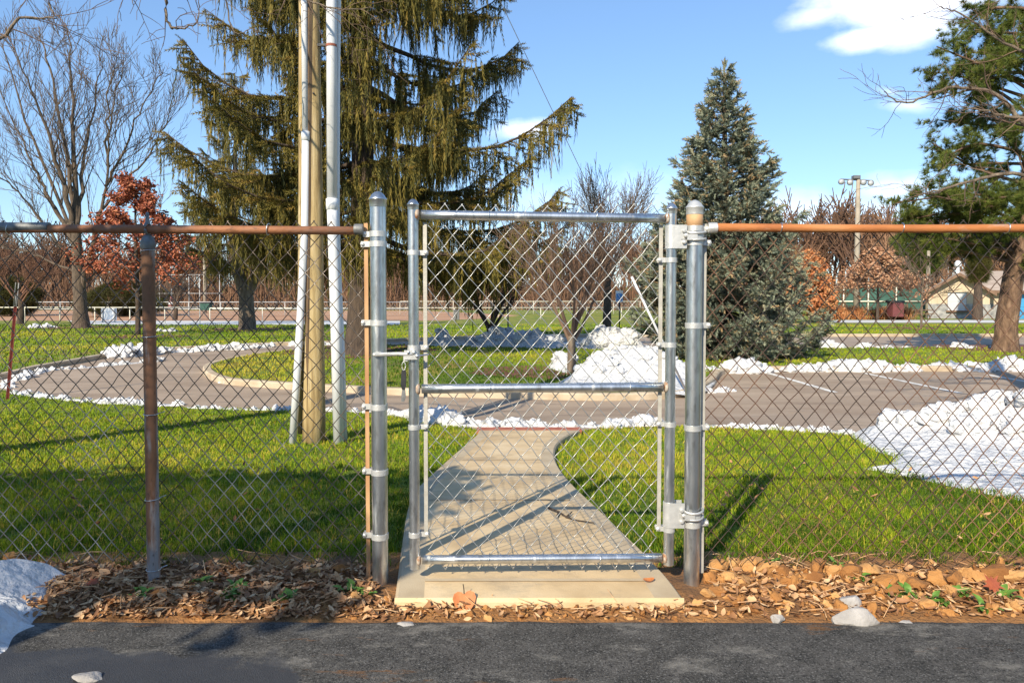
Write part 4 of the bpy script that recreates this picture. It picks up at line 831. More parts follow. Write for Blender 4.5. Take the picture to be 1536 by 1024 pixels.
# big maple at the left
g0 = G(121, 492); D = g0[1]; s_ = D/F
W = lambda px, py, dd=0: at(px, py, D+dd)
tr = [g0-np.array([0, 0, .15]), W(121, 470), W(119, 435), W(116, 385), W(114, 340)]
t = thing('bare_maple', g0, 'tall bare grey tree with many upright limbs at the left of the photo', 'tree'); trunk_mesh(tr, [.52, .34, .30, .27, .2], seed=5).build('trunk', M['bark_mid'], t)
B = Bare(5, 5, .30, .09, .0105); b = MB()
for (pts, r0, r1, n, dd) in [([(113, 350), (85, 240), (55, 150), (20, 70)], .24, .03, 20, -2), ([(115, 345), (110, 220), (108, 120), (98, 35)], .26, .03, 20, .5), ([(118, 348), (124, 250), (140, 160), (152, 85)], .2, .03, 17, 1.5), ([(112, 370), (70, 290), (40, 230), (-10, 120)], .2, .03, 18, 1),
        ([(108, 390), (60, 330), (20, 280), (-40, 250)], .14, .025, 14, -1.5), ([(121, 440), (142, 350), (158, 280), (165, 190), (185, 90)], .22, .03, 20, -1), ([(158, 280), (185, 230), (215, 160), (245, 105)], .13, .025, 17, -.6), ([(163, 250), (160, 170), (168, 95)], .12, .025, 13, -1.5), ([(152, 315), (200, 262), (240, 200), (262, 150)], .12, .025, 16, .8),
        ([(116, 410), (60, 385), (10, 370), (-40, 365)], .10, .02, 12, 1), ([(121, 425), (190, 375), (245, 325)], .08, .02, 10, 1.4), ([(115, 345), (95, 200), (70, 90), (58, 40)], .2, .03, 17, 2), ([(112, 360), (40, 180), (0, 60)], .16, .03, 14, 2.5)]:
    P = smoothline(np.array([at(x, y, D+dd*k/(len(pts)-1)) for k, (x, y) in enumerate(pts)]), 6); P[1:-1] += B.rng.normal(0, .05, (len(P)-2, 3)); rr = .66*np.linspace(r0**.5, r1**.5, len(P))**2; b.tube(P, rr, 9)
    for k in range(n):
        u = .18+.82*(k+B.rng.random())/n; i = min(int(u*(len(P)-1)), len(P)-2); tg = P[i+1]-P[i]; tg /= np.linalg.norm(tg); v = perp(tg, B.rng); a = B.rng.uniform(.35, .75); d = tg*math.cos(a)+v*math.sin(a)
        B.branch(P[i], d/np.linalg.norm(d), (2.9-1.4*u)*B.rng.uniform(.6, 1.15), max(.02, rr[i]*.4), 1, [3, 4, 3, 2], 3, [.5, .45, .5], .6)
b.build('limb', M['bark_mid'], t); B.mesh(1, 3, 5).build('branches', M['twig'], t)
# reddish brushy trees at far left
for k, (px, py, h, lab) in enumerate([(30, 486, 5.5, 'reddish bare bushy tree at the left edge behind the leaning stake'), (262, 480, 4.2, 'bare brown tree behind the red oak and its neighbour spruce')]):
    g0 = G(px, py)
    add_bare('bare_tree', g0, lab, 'tree', 40+k, [g0-np.array([0, 0, .1]), g0+np.array([.1, 0, h*.18]), g0+np.array([.0, 0, h*.36])], [.22, .16, .13],
             [(g0+np.array([0, 0, h*(.2+.02*i)]), (math.cos(i*1.9)*.8, math.sin(i*1.9)*.6, 1.), h*.36, .07) for i in range(8)], [5, 5, 4], 3, [.5, .6, .7], .62, M['bark_dark'], M['twig_red'] if k == 0 else M['twig'], up=.15, wob=.1, minr=.010)
# red oak
def leafy(name, px, py, hpx, wpx, lab, cat, seed, lm, base_r, n_per, size, clear=.24, group=None, spread=.12):
    g0 = G(px, py); D = g0[1]; H = hpx*D/F; Wd = wpx*D/F; st_ = []; r = np.random.default_rng(seed); n = 26
    for i in range(n):
        t = clear+(.97-clear)*i/n; a = i*2.4; L = Wd*.55*(1-((t-clear)/(1-clear))**1.0*.9); st_.append((g0+np.array([0, 0, H*t]), (math.cos(a), math.sin(a), .38), L, .018+.02*(1-t)))
    t, B = add_bare(name, g0, lab, cat, seed, [g0-np.array([0, 0, .1]), g0+np.array([.02, 0, H*.3]), g0+np.array([-.02, 0, H*.6]), g0+np.array([0, 0, H*.98])], [base_r, base_r*.75, base_r*.5, .012], st_, [5, 3], 2, [.6, .7], .5, M['bark_dark'], M['twig'], up=.06, minr=.006, group=group, K=4)
    leaf_cloud(B, n_per, size, spread, r).build('crown', lm, t, smooth=False); return t
leafy('red_oak', 207, 502, 238, 128, 'young oak holding red brown leaves beside the rusted line post', 'tree', 61, M['oak_red'], .11, 13, .14, spread=.12)
leafy('rust_leaf_tree', 1316, 480, 104, 88, 'small tree with rust coloured dead leaves right of the blue spruce', 'tree', 62, M['oak_rust'], .13, 9, .23, spread=.16)
leafy('orange_shrub', 1216, 484, 100, 50, 'bright orange leaved shrub peeping out from behind the blue spruce', 'shrub', 63, M['shrub_orange'], .08, 9, .26, clear=.05, spread=.28)
for k, (px, w, h) in enumerate([(1232, 26, 34), (1262, 22, 22), (1287, 24, 20), (1325, 26, 20), (1350, 24, 22)]):
    g0 = G(px, 479); D = g0[1]; r = np.random.default_rng(70+k); n = 260; a = r.uniform(0, 6.28, n); tl = r.normal(0, .28, (n, 2)); hh = h*D/F*r.uniform(.5, 1.1, n)
    P0 = g0+np.column_stack([r.normal(0, w*D/F*.2, n), r.normal(0, .5, n), np.zeros(n)]); P1 = P0+np.column_stack([tl[:, 0]*hh, tl[:, 1]*hh, hh])
    b = MB(); b.tubes(np.stack([P0, (P0+P1)/2+r.normal(0, .06, (n, 3)), P1], 1), np.tile([.02, .03, .008], (n, 1)), 3, r.random(n), cap=False)
    tag(b.build('ornamental_grass', M['shrub_orange'], origin=g0), ['tallest orange ornamental grass clump beside the blue spruce', 'low orange grass clump under the floodlight pole', 'low orange grass clump left of the rust leaved tree', 'low orange grass clump right of the rust tree trunk', 'low orange grass clump beside the dark red bin'][k], 'grass clump', 'orange ornamental grasses')
# vase shaped small trees seen through the gate
def vase(px, py, hpx, spread, lab, seed, r0, twig, bark, nst=7, fork=.12, name='bare_tree', maxlev=3, kids=(5, 5, 4), lr=.58):
    g0 = G(px, py, .1); D = g0[1]; H = hpx*D/F; st_ = []
    for i in range(nst):
        a = i*2.4+.4; st_.append((g0+np.array([0, 0, H*(fork+.03*(i % 3))]), (math.cos(a)*spread, math.sin(a)*spread, 1), H*.42, r0*.42))
    return add_bare(name, g0, lab, 'tree', seed, [g0-np.array([0, 0, .2]), g0+np.array([.01, 0, H*fork*.5]), g0+np.array([.0, 0, H*(fork+.06)])], [r0*1.25, r0, r0*.8], st_, list(kids), maxlev, [.4, .5, .6], lr, bark, twig, up=.2, wob=.07, minr=.0042)
vase(736, 517, 150, .62, 'small dark bare tree standing in the shaded snow heap', 81, .13, M['bark_dark'], M['bark_dark'])
vase(857, 560, 300, .58, 'young brown bare tree rising from the bright snow heap', 82, .08, M['twig_near'], M['bark'], nst=11, fork=.14, kids=(5, 5, 4))
g0 = G(910, 497); D = g0[1]; H = 285*D/F
add_bare('bare_tree', g0, 'bare tree with a thick dark trunk left of the blue spruce', 'tree', 83, [g0-np.array([0, 0, .2]), g0+np.array([.03, 0, 1.5]), g0+np.array([.0, 0, H*.36])], [.22, .17, .14], [(g0+np.array([0, 0, H*(.22+.02*i)]), (math.cos(i*2.1)*.5, math.sin(i*2.1)*.5, 1), H*.32, .06) for i in range(7)], [5, 5, 4], 3, [.4, .5, .6], .6, M['bark_dark'], M['twig'], up=.3, wob=.06, minr=.010)
g0 = G(1382, 492); D = g0[1]; H = 130*D/F
add_bare('bare_sapling', g0, 'thin pale bare sapling on the lawn in front of the pavilion', 'tree', 84, [g0-np.array([0, 0, .1]), g0+np.array([.0, 0, H*.3]), g0+np.array([.05, 0, H*.6])], [.07, .045, .035], [(g0+np.array([0, 0, H*(.25+.035*i)]), (math.cos(i*2.4), math.sin(i*2.4), .9), H*.3, .025) for i in range(10)], [4, 4], 2, [.5, .6], .55, M['bark'], M['twig'], minr=.012)

# ------------------------------------------------------------------ conifers
def brush(n, r, rng, w=.16, droop=.25):
    """bottle-brush twig of needle blades: unit length along +x"""
    V = []; f = []
    for k in range(n):
        t = (k+.5)/n; a = k*2.4+rng.uniform(-.4, .4); R_ = r*(1-.55*t**2)*rng.uniform(.7, 1.2); dx = droop+rng.uniform(-.05, .1)
        o = np.array([0, math.cos(a), math.sin(a)]); s = np.array([0, -math.sin(a), math.cos(a)])
        i = len(V); V += [np.array([t-w*.5, 0, 0])+s*.012, np.array([t+w*.45, 0, 0])-s*.012, np.array([t+dx, 0, 0])+o*R_]; f.append([i, i+1, i+2])
    return np.array(V), np.array(f)
def axes(X, scale, width, rng):
    X = X/(np.linalg.norm(X, axis=1, keepdims=True)+1e-9); h = rng.normal(size=X.shape); Y = np.cross(X, h); Y /= np.linalg.norm(Y, axis=1, keepdims=True)+1e-9; Z = np.cross(X, Y)
    return np.stack([X*scale[:, None], Y*width[:, None], Z*width[:, None]], 2)
def norway(px, py, H, prof, nprim, lab, seed, trunk_pts, trunk_r, bark, zmin, dens=1., split=None):
    g0 = G(px, py, .1 if inpoly(np.array([G(px, py)[0]]), np.array([G(px, py)[1]]), ISL)[0] else 0); r = np.random.default_rng(seed)
    t = thing('norway_spruce', g0, lab, 'tree'); 
    limbs = MB(); pos = []; X = []; sc = []; wd = []; rn = []
    for i in range(nprim):
        z = zmin+(H-zmin)*max(0., (i+r.uniform(-.4, .4))/nprim)**1.15; z = max(z, zmin*.9); a = i*2.39996+r.normal(0, .25); L = prof(z)*r.uniform(.68, 1.04)*(1-.22*max(0., -math.sin(a)))*(1.12 if math.cos(a) > .35 else 1.)
        ax = np.array([np.interp(z, trunk_pts[:, 2]-g0[2], trunk_pts[:, 0]), np.interp(z, trunk_pts[:, 2]-g0[2], trunk_pts[:, 1]), g0[2]+z])
        K = 9; s = np.linspace(0, 1, K); dirh = np.array([math.cos(a), math.sin(a), 0]); sag = r.uniform(.16, .34)
        P = ax+dirh*(s*L)[:, None]+np.array([0, 0, 1])*(L*(.10*s-sag*1.6*s*(1-s)*1.2-.06*s+.20*np.clip(s-.6, 0, 1)**1.5*2.2))[:, None]
        P[1:, :2] += r.normal(0, .04*L*.3, (K-1, 2)); limbs.tube(P, np.linspace(.018+.011*L, .008, K), 5, cap=False)
        side = np.array([-dirh[1], dirh[0], 0]); nl = int(5+5*L)
        # lateral sprays + hanging curtains
        nodes = [(P, s, 1.)]
        for k in range(nl):
            u = r.uniform(.18, .97); o = np.array([np.interp(u, s, P[:, c]) for c in range(3)]); sg = 1 if k % 2 else -1; ll = L*.30*(1.15-u)*r.uniform(.6, 1.3)+.15
            Q = o+(side*sg*.85+dirh*.6)*(np.linspace(0, 1, 5)*ll)[:, None]-np.array([0, 0, 1])*(np.linspace(0, 1, 5)**1.5*ll*.28)[:, None]
            limbs.tube(Q, np.linspace(.012, .004, 5), 3, cap=False); nodes.append((Q, np.linspace(0, 1, 5), ll/L))
            m = max(2, int(ll*9*dens)); uu = r.uniform(.05, 1, m); c = np.column_stack([np.interp(uu, np.linspace(0, 1, 5), Q[:, j]) for j in range(3)])
            pos.append(c); X.append(np.column_stack([side[0]*sg*.5+dirh[0]+r.normal(0, .35, m), side[1]*sg*.5+dirh[1]+r.normal(0, .35, m), r.uniform(-.45, .15, m)])); sc.append(r.uniform(.16, .34, m)); wd.append(r.uniform(.05, .085, m)); rn.append(r.uniform(.25, .95, m))
            m = max(2, int(ll*15*dens)); uu = r.uniform(.1, 1, m); c = np.column_stack([np.interp(uu, np.linspace(0, 1, 5), Q[:, j]) for j in range(3)])
            pos.append(c); X.append(np.column_stack([r.normal(0, .10, m), r.normal(0, .10, m), -np.ones(m)])); sc.append(r.gamma(4, .105, m)); wd.append(r.uniform(.030, .060, m)); rn.append(r.uniform(0, .85, m))
        m = int(13*L*dens)+4; uu = r.uniform(.12, 1, m); c = np.column_stack([np.interp(uu, s, P[:, j]) for j in range(3)])
        pos.append(c); X.append(np.column_stack([r.normal(0, .12, m), r.normal(0, .12, m), -np.ones(m)])); sc.append(r.gamma(4, .115, m)); wd.append(r.uniform(.030, .060, m)); rn.append(r.uniform(0, .85, m))
        m = int(16*L*dens)+6; uu = r.uniform(.2, 1, m)**.7; c = np.column_stack([np.interp(uu, s, P[:, j]) for j in range(3)])
        pos.append(c); X.append(dirh+side*r.normal(0, .7, m)[:, None]+np.array([0, 0, 1])*r.normal(.12, .3, m)[:, None]); sc.append(r.uniform(.14, .30, m)); wd.append(r.uniform(.045, .08, m)); rn.append(r.uniform(.35, 1., m))
    tk = trunk_mesh(trunk_pts, trunk_r, seed=seed); tk.build('trunk', bark, t); 
    if split is not None:
        e = trunk_mesh(*split, seed=seed+1); e.build('limb', bark, t)
    limbs.build('branches', M['bark_dark'], t)
    pos = np.concatenate(pos); X = np.concatenate(X); sc = np.concatenate(sc); wd = np.concatenate(wd); rn = np.concatenate(rn); b = MB(); sel = r.integers(0, 3, len(pos))
    for k in range(3):
        tv, tf = brush(20, 1., r, w=.13, droop=.16); q = sel == k; b.inst(tv, tf, pos[q], axes(X[q], sc[q], wd[q], r), rn[q])
    b.build('crown', M['norway'], t, smooth=False); return t
g0 = G(541, 532, .1); gB = g0
big_prof = lambda z: np.interp(z, [0, 1.6, 3, 5, 7, 9, 12, 16, 18], [3.2, 4.2, 4.8, 4.7, 4.3, 4.0, 3.0, 1.1, .2])
tp = np.array([g0-[0, 0, .2], g0+[.03, 0, .6], g0+[.05, 0, 2.], g0+[.08, 0, 6.], g0+[0, 0, 12.], g0+[0, 0, 17.5]])
norway(541, 532, 17.5, big_prof, 96, 'huge drooping spruce towering behind the utility pole', 91, tp, [.50, .34, .30, .24, .14, .03], M['bark_dark'], 2.45, dens=1.0)
g1 = G(371, 495); 
tp = np.array([g1-[0, 0, .2], g1+[.0, 0, .9], g1+[-.1, 0, 1.9], g1+[-.55, 0, 3.4], g1+[-.5, 0, 7.], g1+[-.4, 0, 11.]])
sp = (np.array([g1+[.0, 0, 1.6], g1+[.55, .1, 3.0], g1+[.95, .1, 4.4], g1+[1.1, .1, 7.]]), [.26, .22, .18, .08])
norway(371, 495, 12.5, lambda z: np.interp(z, [0, 3, 5, 8, 12.5], [2.2, 3.2, 3.5, 2.3, .2]), 44, 'spruce with a forked pale trunk between red oak and utility pole', 92, tp, [.46, .36, .33, .24, .12, .03], M['bark'], 3.2, dens=.7, split=sp)

def spruce_blue():
    g0 = G(1085, 534, .1); D = g0[1]; H = (534-100)*D/F; r = np.random.default_rng(95)
    t = thing('blue_spruce', g0, 'dense grey green spruce with pointed top behind the hinge post', 'tree')
    tv_ = np.array([g0-[0, 0, .2], g0+[0, 0, H*.5], g0+[-.05, 0, H*.985]]); trunk_mesh(tv_, [.17, .09, .012]).build('trunk', M['bark_dark'], t)
    limbs = MB(); pos = []; X = []; sc = []; wd = []; rn = []
    n = 260
    for i in range(n):
        tt = (i+.5)/n; z = H*(.015+.975*(1-(1-tt)**.68)); a = i*2.39996+r.normal(0, .3); f = 1-z/H
        L = (1.95*min(1, f*1.28)**1.0+.06)*r.uniform(.74, 1.06)*(1+.08*math.sin(z*5.)); K = 6; s = np.linspace(0, 1, K); dh = np.array([math.cos(a), math.sin(a), 0]); sd = np.array([-dh[1], dh[0], 0])
        P = g0+np.array([-.05*z/H, 0, z])+dh*(s*L)[:, None]+np.array([0, 0, 1])*(L*(.06*s-.35*f*s*(1-s)*2+.17*s**3+.30*(1-f)*s))[:, None]; limbs.tube(P, np.linspace(.03*f+.008, .005, K), 4, cap=False)
        for k in range(int(4+6*L)):
            u = r.uniform(.25, .98); o = np.array([np.interp(u, s, P[:, c]) for c in range(3)]); sg = 1 if k % 2 else -1; ll = L*.33*(1.12-u)*r.uniform(.6, 1.2)+.10
            Q = o+(sd*sg*.8+dh*.65+np.array([0, 0, .1]))*(np.linspace(0, 1, 3)*ll)[:, None]; limbs.tube(Q, [.008, .006, .003], 3, cap=False)
            m = int(4+ll*21); uu = r.uniform(.1, 1.05, m); c = o+(Q[-1]-o)*uu[:, None]
            pos.append(c); X.append(dh*.8+sd*sg*.6+r.normal(0, .55, (m, 3))+np.array([0, 0, .22])); sc.append(r.uniform(.08, .18, m)); wd.append(r.uniform(.026, .045, m)); rn.append(r.random(m)*.85)
        m = int(6+14*L); uu = r.uniform(.2, 1, m)**.6; c = np.column_stack([np.interp(uu, s, P[:, j]) for j in range(3)]); pos.append(c); X.append(dh+r.normal(0, .6, (m, 3))+np.array([0, 0, .3])); sc.append(r.uniform(.10, .22, m)); wd.append(r.uniform(.032, .055, m)); rn.append(.15+r.random(m)*.8)
    # leader
    m = 26; pos.append(g0+np.column_stack([np.full(m, -.05), np.zeros(m), H*r.uniform(.93, 1.0, m)])); X.append(r.normal(0, .35, (m, 3))+np.array([0, 0, .9])); sc.append(r.uniform(.10, .2, m)); wd.append(np.full(m, .035)); rn.append(r.random(m))
    limbs.build('branches', M['bark_dark'], t); pos = np.concatenate(pos); X = np.concatenate(X); sc = np.concatenate(sc); wd = np.concatenate(wd); rn = np.concatenate(rn); rn[r.random(len(rn)) < .10] = 1.
    b = MB(); sel = r.integers(0, 3, len(pos))
    for k in range(3):
        q = sel == k; b.inst(*brush(18, 1., r, w=.2, droop=.18), pos[q], axes(X[q], sc[q], wd[q], r), rn[q])
    b.build('crown', M['blue'], t, smooth=False)
spruce_blue()

def tuft(n, rng):
    V = []; f = []
    for k in range(n):
        d = rng.normal(size=3); d[0] = abs(d[0])*.9+.25; d /= np.linalg.norm(d); s = np.cross(d, rng.normal(size=3)); s /= np.linalg.norm(s); i = len(V); V += [s*.028, -s*.028, d*rng.uniform(.7, 1.1)]; f.append([i, i+1, i+2])
    return np.array(V), np.array(f)
def pine():
    g0 = G(1507, 527, .1); D = g0[1]; r = np.random.default_rng(97); w = lambda px, py, dd=0: at(px, py, D+dd)
    t = thing('pine', g0, 'leaning pine with thick brown trunk at the right edge', 'tree')
    trunk = np.array([g0-[0, 0, .25], w(1509, 500), w(1518, 430), w(1530, 360), w(1548, 240), w(1560, 80), w(1560, -120)])
    trunk_mesh(trunk, [.36, .25, .235, .22, .19, .14, .06], 20, 3).build('trunk', M['bark_pine'], t)
    # dark ivy-like forks just under the crown
    tips = [(1405, 70, -1.2), (1395, 110, .3), (1400, 150, -.6), (1430, 60, .8), (1460, 45, -.9), (1500, 30, .5), (1398, 215, -.4), (1405, 250, .8), (1420, 235, -1.4), (1440, 190, 1.2), (1470, 120, -1.6), (1490, 90, .9), (1530, 60, -1.5), (1560, 20, .2),
            (1345, 305, -.8), (1360, 330, .6), (1385, 290, -1.6), (1400, 320, 1.4), (1430, 285, -.5), (1410, 355, -1.2), (1440, 330, .9), (1465, 300, -1.9), (1470, 350, 1.2), (1490, 260, .6), (1500, 330, -1.7), (1440, 380, .3), (1400, 385, .9), (1530, 320, -1.8), (1600, 300, -1), (1620, 200, 1), (1640, 100, -1), (1590, 380, -1), (1520, 200, -1.9), (1500, 170, 1.6), (1540, 130, -2.1), (1350, 345, 1.2), (1375, 352, -.3), (1425, 110, 0), (1450, 80, 1.2), (1445, 150, -.9), (1520, 90, -1.9), (1480, 60, 1.), (1410, 180, .6), (1540, 280, 1.2), (1455, 320, -1.2), (1420, 310, .2)]
    limbs = MB(); pos = []; X = []; rn = []; sc = []
    for (px, py, dd) in tips:
        e = w(px, py, dd); zt = min(trunk[-1, 2]-.4, max(w(0, 395)[2], e[2]-r.uniform(-.5, 1.1))); o = np.array([np.interp(zt, trunk[:, 2], trunk[:, 0]), np.interp(zt, trunk[:, 2], trunk[:, 1]), zt])
        m = (o+e)/2+np.array([0, 0, r.uniform(-.1, .35)])+r.normal(0, .12, 3); P = smoothline([o, m, e], 5); limbs.tube(P, np.linspace(.05, .012, len(P)), 6, cap=False)
        for k in range(15):
            u = r.uniform(.42, 1.); q = P[min(int(u*(len(P)-1)), len(P)-1)]; d = (e-o)/np.linalg.norm(e-o)*.5+r.normal(0, .6, 3)+np.array([0, 0, .25]); d /= np.linalg.norm(d); l = r.uniform(.25, .62); Q = np.array([q, q+d*l*.5, q+d*l+np.array([0, 0, .05])]); limbs.tube(Q, [.011, .008, .004], 3, cap=False)
            m_ = 12; uu = r.uniform(.25, 1.08, m_); pos.append(q+d*l*uu[:, None]+r.normal(0, .045, (m_, 3))); X.append(d*.7+r.normal(0, .4, (m_, 3))+np.array([0, 0, .35])); rn.append(np.clip(r.normal(.5, .22, m_), 0, 1)); sc.append(r.uniform(.11, .18, m_))
    limbs.build('branches', M['bark_pine'], t); pos = np.concatenate(pos); X = np.concatenate(X); rn = np.concatenate(rn); sc = np.concatenate(sc); b = MB(); sel = r.integers(0, 3, len(pos))
    for k in range(3):
        q = sel == k; b.inst(*tuft(40, r), pos[q], axes(X[q], sc[q], sc[q], r), rn[q])
    b.build('crown', M['pine'], t, smooth=False)
    return t
pine()
def dark_evergreen(px, py, top, wpx, lab, seed, clear=.3, d=None, name='evergreen_tree', fol='pine', rm=.7):
    g0 = G(px, py); D = g0[1]; H = (py-top)*D/F; Wd = wpx*D/F; r = np.random.default_rng(seed); t = thing(name, g0, lab, 'tree')
    trunk_mesh(np.array([g0-[0, 0, .2], g0+[0, 0, H*.5], g0+[0, 0, H*.95]]), [.42, .26, .05]).build('trunk', M['bark_dark'], t)
    n = 2600; u = r.random(n); z = H*(clear+(1-clear)*u); a = r.uniform(0, 6.28, n); lump = 1+.35*np.sin(a*3+z*1.3)*np.sin(z*2.1)
    R_ = Wd*.5*(np.sin(np.pi*np.clip(.12+.86*u, 0, 1))**.7)*lump*r.uniform(.35, 1., n)**.5
    pos = g0+np.column_stack([R_*np.cos(a), R_*np.sin(a), z]); sc = r.uniform(.35, .7, n); b = MB(); b.inst(*tuft(14, r), pos, axes(np.column_stack([np.cos(a), np.sin(a), .3+0*a]), sc, sc, r), r.random(n)*rm); b.build('crown', M[fol], t, smooth=False)
dark_evergreen(1376, 469, 322, 66, 'dark rounded pine behind the rust leaved tree', 101, .38)
dark_evergreen(1466, 480, 372, 22, 'dark ivy wrapped evergreen in front of the pavilion wall', 102, .56, fol='norway', rm=.25)
dark_evergreen(185, 474, 426, 120, 'low dark evergreen hedge tree behind the big bare tree', 103, .05, fol='norway', rm=.15)
dark_evergreen(22, 474, 418, 60, 'low dark evergreen at the left edge behind the ball field', 104, .05, fol='norway', rm=.15)

# bare branches reaching into the frame from trees beside the camera
def overhang(name, base, lab, limbs_px, seed, trunk, radii, tw, kids, l0, twig=M['twig_near'], maxlev=2):
    t = thing(name, base, lab, 'tree'); trunk_mesh(trunk, radii, 16, seed).build('trunk', M['bark'], t); B = Bare(seed, 6, tw, .16, .0022); b = MB()
    for (pts, r0, r1, n) in limbs_px:
        P = smoothline(np.array(pts), 6); P[1:-1] += B.rng.normal(0, .005, (len(P)-2, 3)); rr = np.linspace(r0, r1, len(P)); b.tube(P, rr, 7)
        for k in range(n):
            u = .2+.8*(k+B.rng.random())/n; i = min(int(u*(len(P)-1)), len(P)-2); tg = P[i+1]-P[i]; tg /= np.linalg.norm(tg); v = perp(tg, B.rng); a = B.rng.uniform(.5, 1.0); d = tg*math.cos(a)+v*math.sin(a)
            B.branch(P[i], d/np.linalg.norm(d), l0*B.rng.uniform(.5, 1.2), max(.003, rr[i]*.45), 1, kids, maxlev, [.6, .7], .55)
    m_ = B.mesh(1, maxlev, 5); b.add(np.concatenate(m_.v), m_.f, np.concatenate(m_.r), mi=1); b.build('branches', [M['bark'], twig], t); return t
d = 5.2; tb = np.array([-5.6, 4.4, gz(4.4)])
q = lambda px, py, d: at(px, py, d)
overhang('overhanging_tree', tb, 'bare tree outside the left edge whose drooping twigs enter the top left corner', [
    ([tb+[0, 0, 3.6], q(-220, -40, 5), q(-30, 60, 5), q(30, 28, 5), q(85, 28, 5)], .024, .004, 8), ([tb+[0, 0, 3.9], q(-150, -120, 4.8), q(60, -60, 4.8), q(75, 5, 4.8), q(82, 25, 4.8)], .018, .003, 6),
    ([tb+[0, 0, 4.6], q(-100, -330, 5), q(120, -200, 5), q(235, -40, 5), q(250, 30, 5), q(262, 42, 5), q(292, 36, 5), q(298, 0, 5)], .018, .003, 8),
    ([q(235, -40, 5), q(200, -20, 5), q(200, 8, 5)], .006, .0025, 2),
    ([tb+[0, 0, 4.9], q(60, -420, 5.6), q(330, -190, 5.8), q(430, -30, 6), q(490, 10, 6), q(560, 12, 6)], .02, .003, 22), ([tb+[0, 0, 4.9], q(160, -340, 5.6), q(320, -90, 5.8), q(335, -20, 6), q(350, 45, 6), q(372, 46, 6)], .014, .003, 6)],
    111, [tb-[0, 0, .1], tb+[.1, 0, 1.5], tb+[.0, .1, 3.2], tb+[-.1, 0, 5.2]], [.26, .2, .17, .12], -.3, [3, 3, 2], .42)
d = 7.; tb = np.array([6.3, 7.4, gz(7.4)])
overhang('overhanging_tree', tb, 'brown bare tree outside the right edge whose limbs cross in front of the pine', [
    ([tb+[0, 0, 2.6], q(1600, 250, 7.2), q(1540, 190, 7), q(1490, 140, 7), q(1420, 133, 7), q(1360, 155, 7), q(1326, 138, 7)], .032, .004, 20),
    ([tb+[0, 0, 2.3], q(1600, 300, 7.), q(1530, 262, 6.8), q(1460, 270, 6.8), q(1400, 288, 6.8), q(1385, 280, 6.8)], .028, .004, 16),
    ([tb+[0, 0, 3.2], q(1620, 110, 7.4), q(1560, 90, 7.2), q(1500, 60, 7.2), q(1440, 20, 7.2), q(1410, 10, 7.2)], .026, .003, 18),
    ([tb+[0, 0, 2.8], q(1620, 200, 7.4), q(1560, 180, 6.6), q(1510, 175, 6.6), q(1475, 165, 6.6), q(1440, 165, 6.6)], .024, .003, 18),
    ([tb+[0, 0, 3.6], q(1700, -40, 7.), q(1590, -60, 6.5), q(1500, -20, 6.5), q(1440, -30, 6.5)], .026, .003, 12),
    ([tb+[0, 0, 3.9], np.array([5.2, 6.4, 4.6]), np.array([4.2, 5.4, 5.2]), np.array([3.2, 4.6, 5.6])], .06, .008, 16),
    ([tb+[0, 0, 4.3], np.array([5.2, 6.0, 5.6]), np.array([3.6, 5.8, 6.4]), np.array([2.2, 5.2, 6.7])], .06, .008, 16)],
    112, [tb-[0, 0, .1], tb+[-.1, 0, 1.5], tb+[.05, .1, 3.2], tb+[-.2, 0, 5.6]], [.3, .22, .19, .12], .25, [3, 3, 2], .36)

# far wood
def wood():
    T = []
    for k in range(4):
        B = Bare(200+k, 3, .18, .10, .022); H = 1.
        B.minr = .0042
        B.branch(np.zeros(3), np.array([0, 0, 1.]), .42, .019, 0, [6, 5, 3], 3, [.5, .55, .6], .62)
        T.append(B)
    r = np.random.default_rng(210); b = MB(); n = 700; xs = r.uniform(-1, 1, n)
    tm = []
    for B in T:
        m = MB(); P = np.array(B.P); Rr = np.array(B.Rr); m.tubes(P, Rr, 3, .5, cap=False); tm.append((np.concatenate(m.v), m.f))
    for k in range(4):
        m = n//4; y = r.uniform(95, 150, m); px = r.uniform(-800, 2350, m); x = (px-768)/F*y
        hpx = np.interp(px, [-100, 100, 250, 620, 760, 830, 1000, 1180, 1230, 1340, 1420, 1700], [120, 110, 90, 95, 90, 100, 115, 150, 165, 155, 140, 130])*r.uniform(.55, 1.1, m)
        h = (hpx)*y/F+3.; h *= 1.05; a = r.uniform(0, 6.28, m); M3 = np.zeros((m, 3, 3)); c_, s_2 = np.cos(a), np.sin(a)
        M3[:, 0, 0] = c_*h; M3[:, 0, 1] = -s_2*h; M3[:, 1, 0] = s_2*h; M3[:, 1, 1] = c_*h; M3[:, 2, 2] = h
        b.inst(tm[k][0], tm[k][1], np.column_stack([x, y, np.full(m, -1.75)]), M3, r.random(m))
    # undergrowth
    n = 42000; y = r.uniform(90, 150, n); px = r.uniform(-800, 2350, n); x = (px-768)/F*y; hh = r.gamma(3, 1.15, n)*(.6+.5*np.sin(px*.02)**2); P0 = np.column_stack([x, y, np.full(n, -1.8)]); P1 = P0+np.column_stack([r.normal(0, .28, n)*hh, r.normal(0, .28, n)*hh, hh])
    b.tubes(np.stack([P0, P1], 1), np.tile([.085, .03], (n, 1)), 3, r.random(n), cap=False)
    tag(b.build('distant_wood', M['thicket'], origin=(0, 110, -1.7)), 'brown leafless wood along the horizon behind the ball field', 'wood', kind='stuff')
wood()

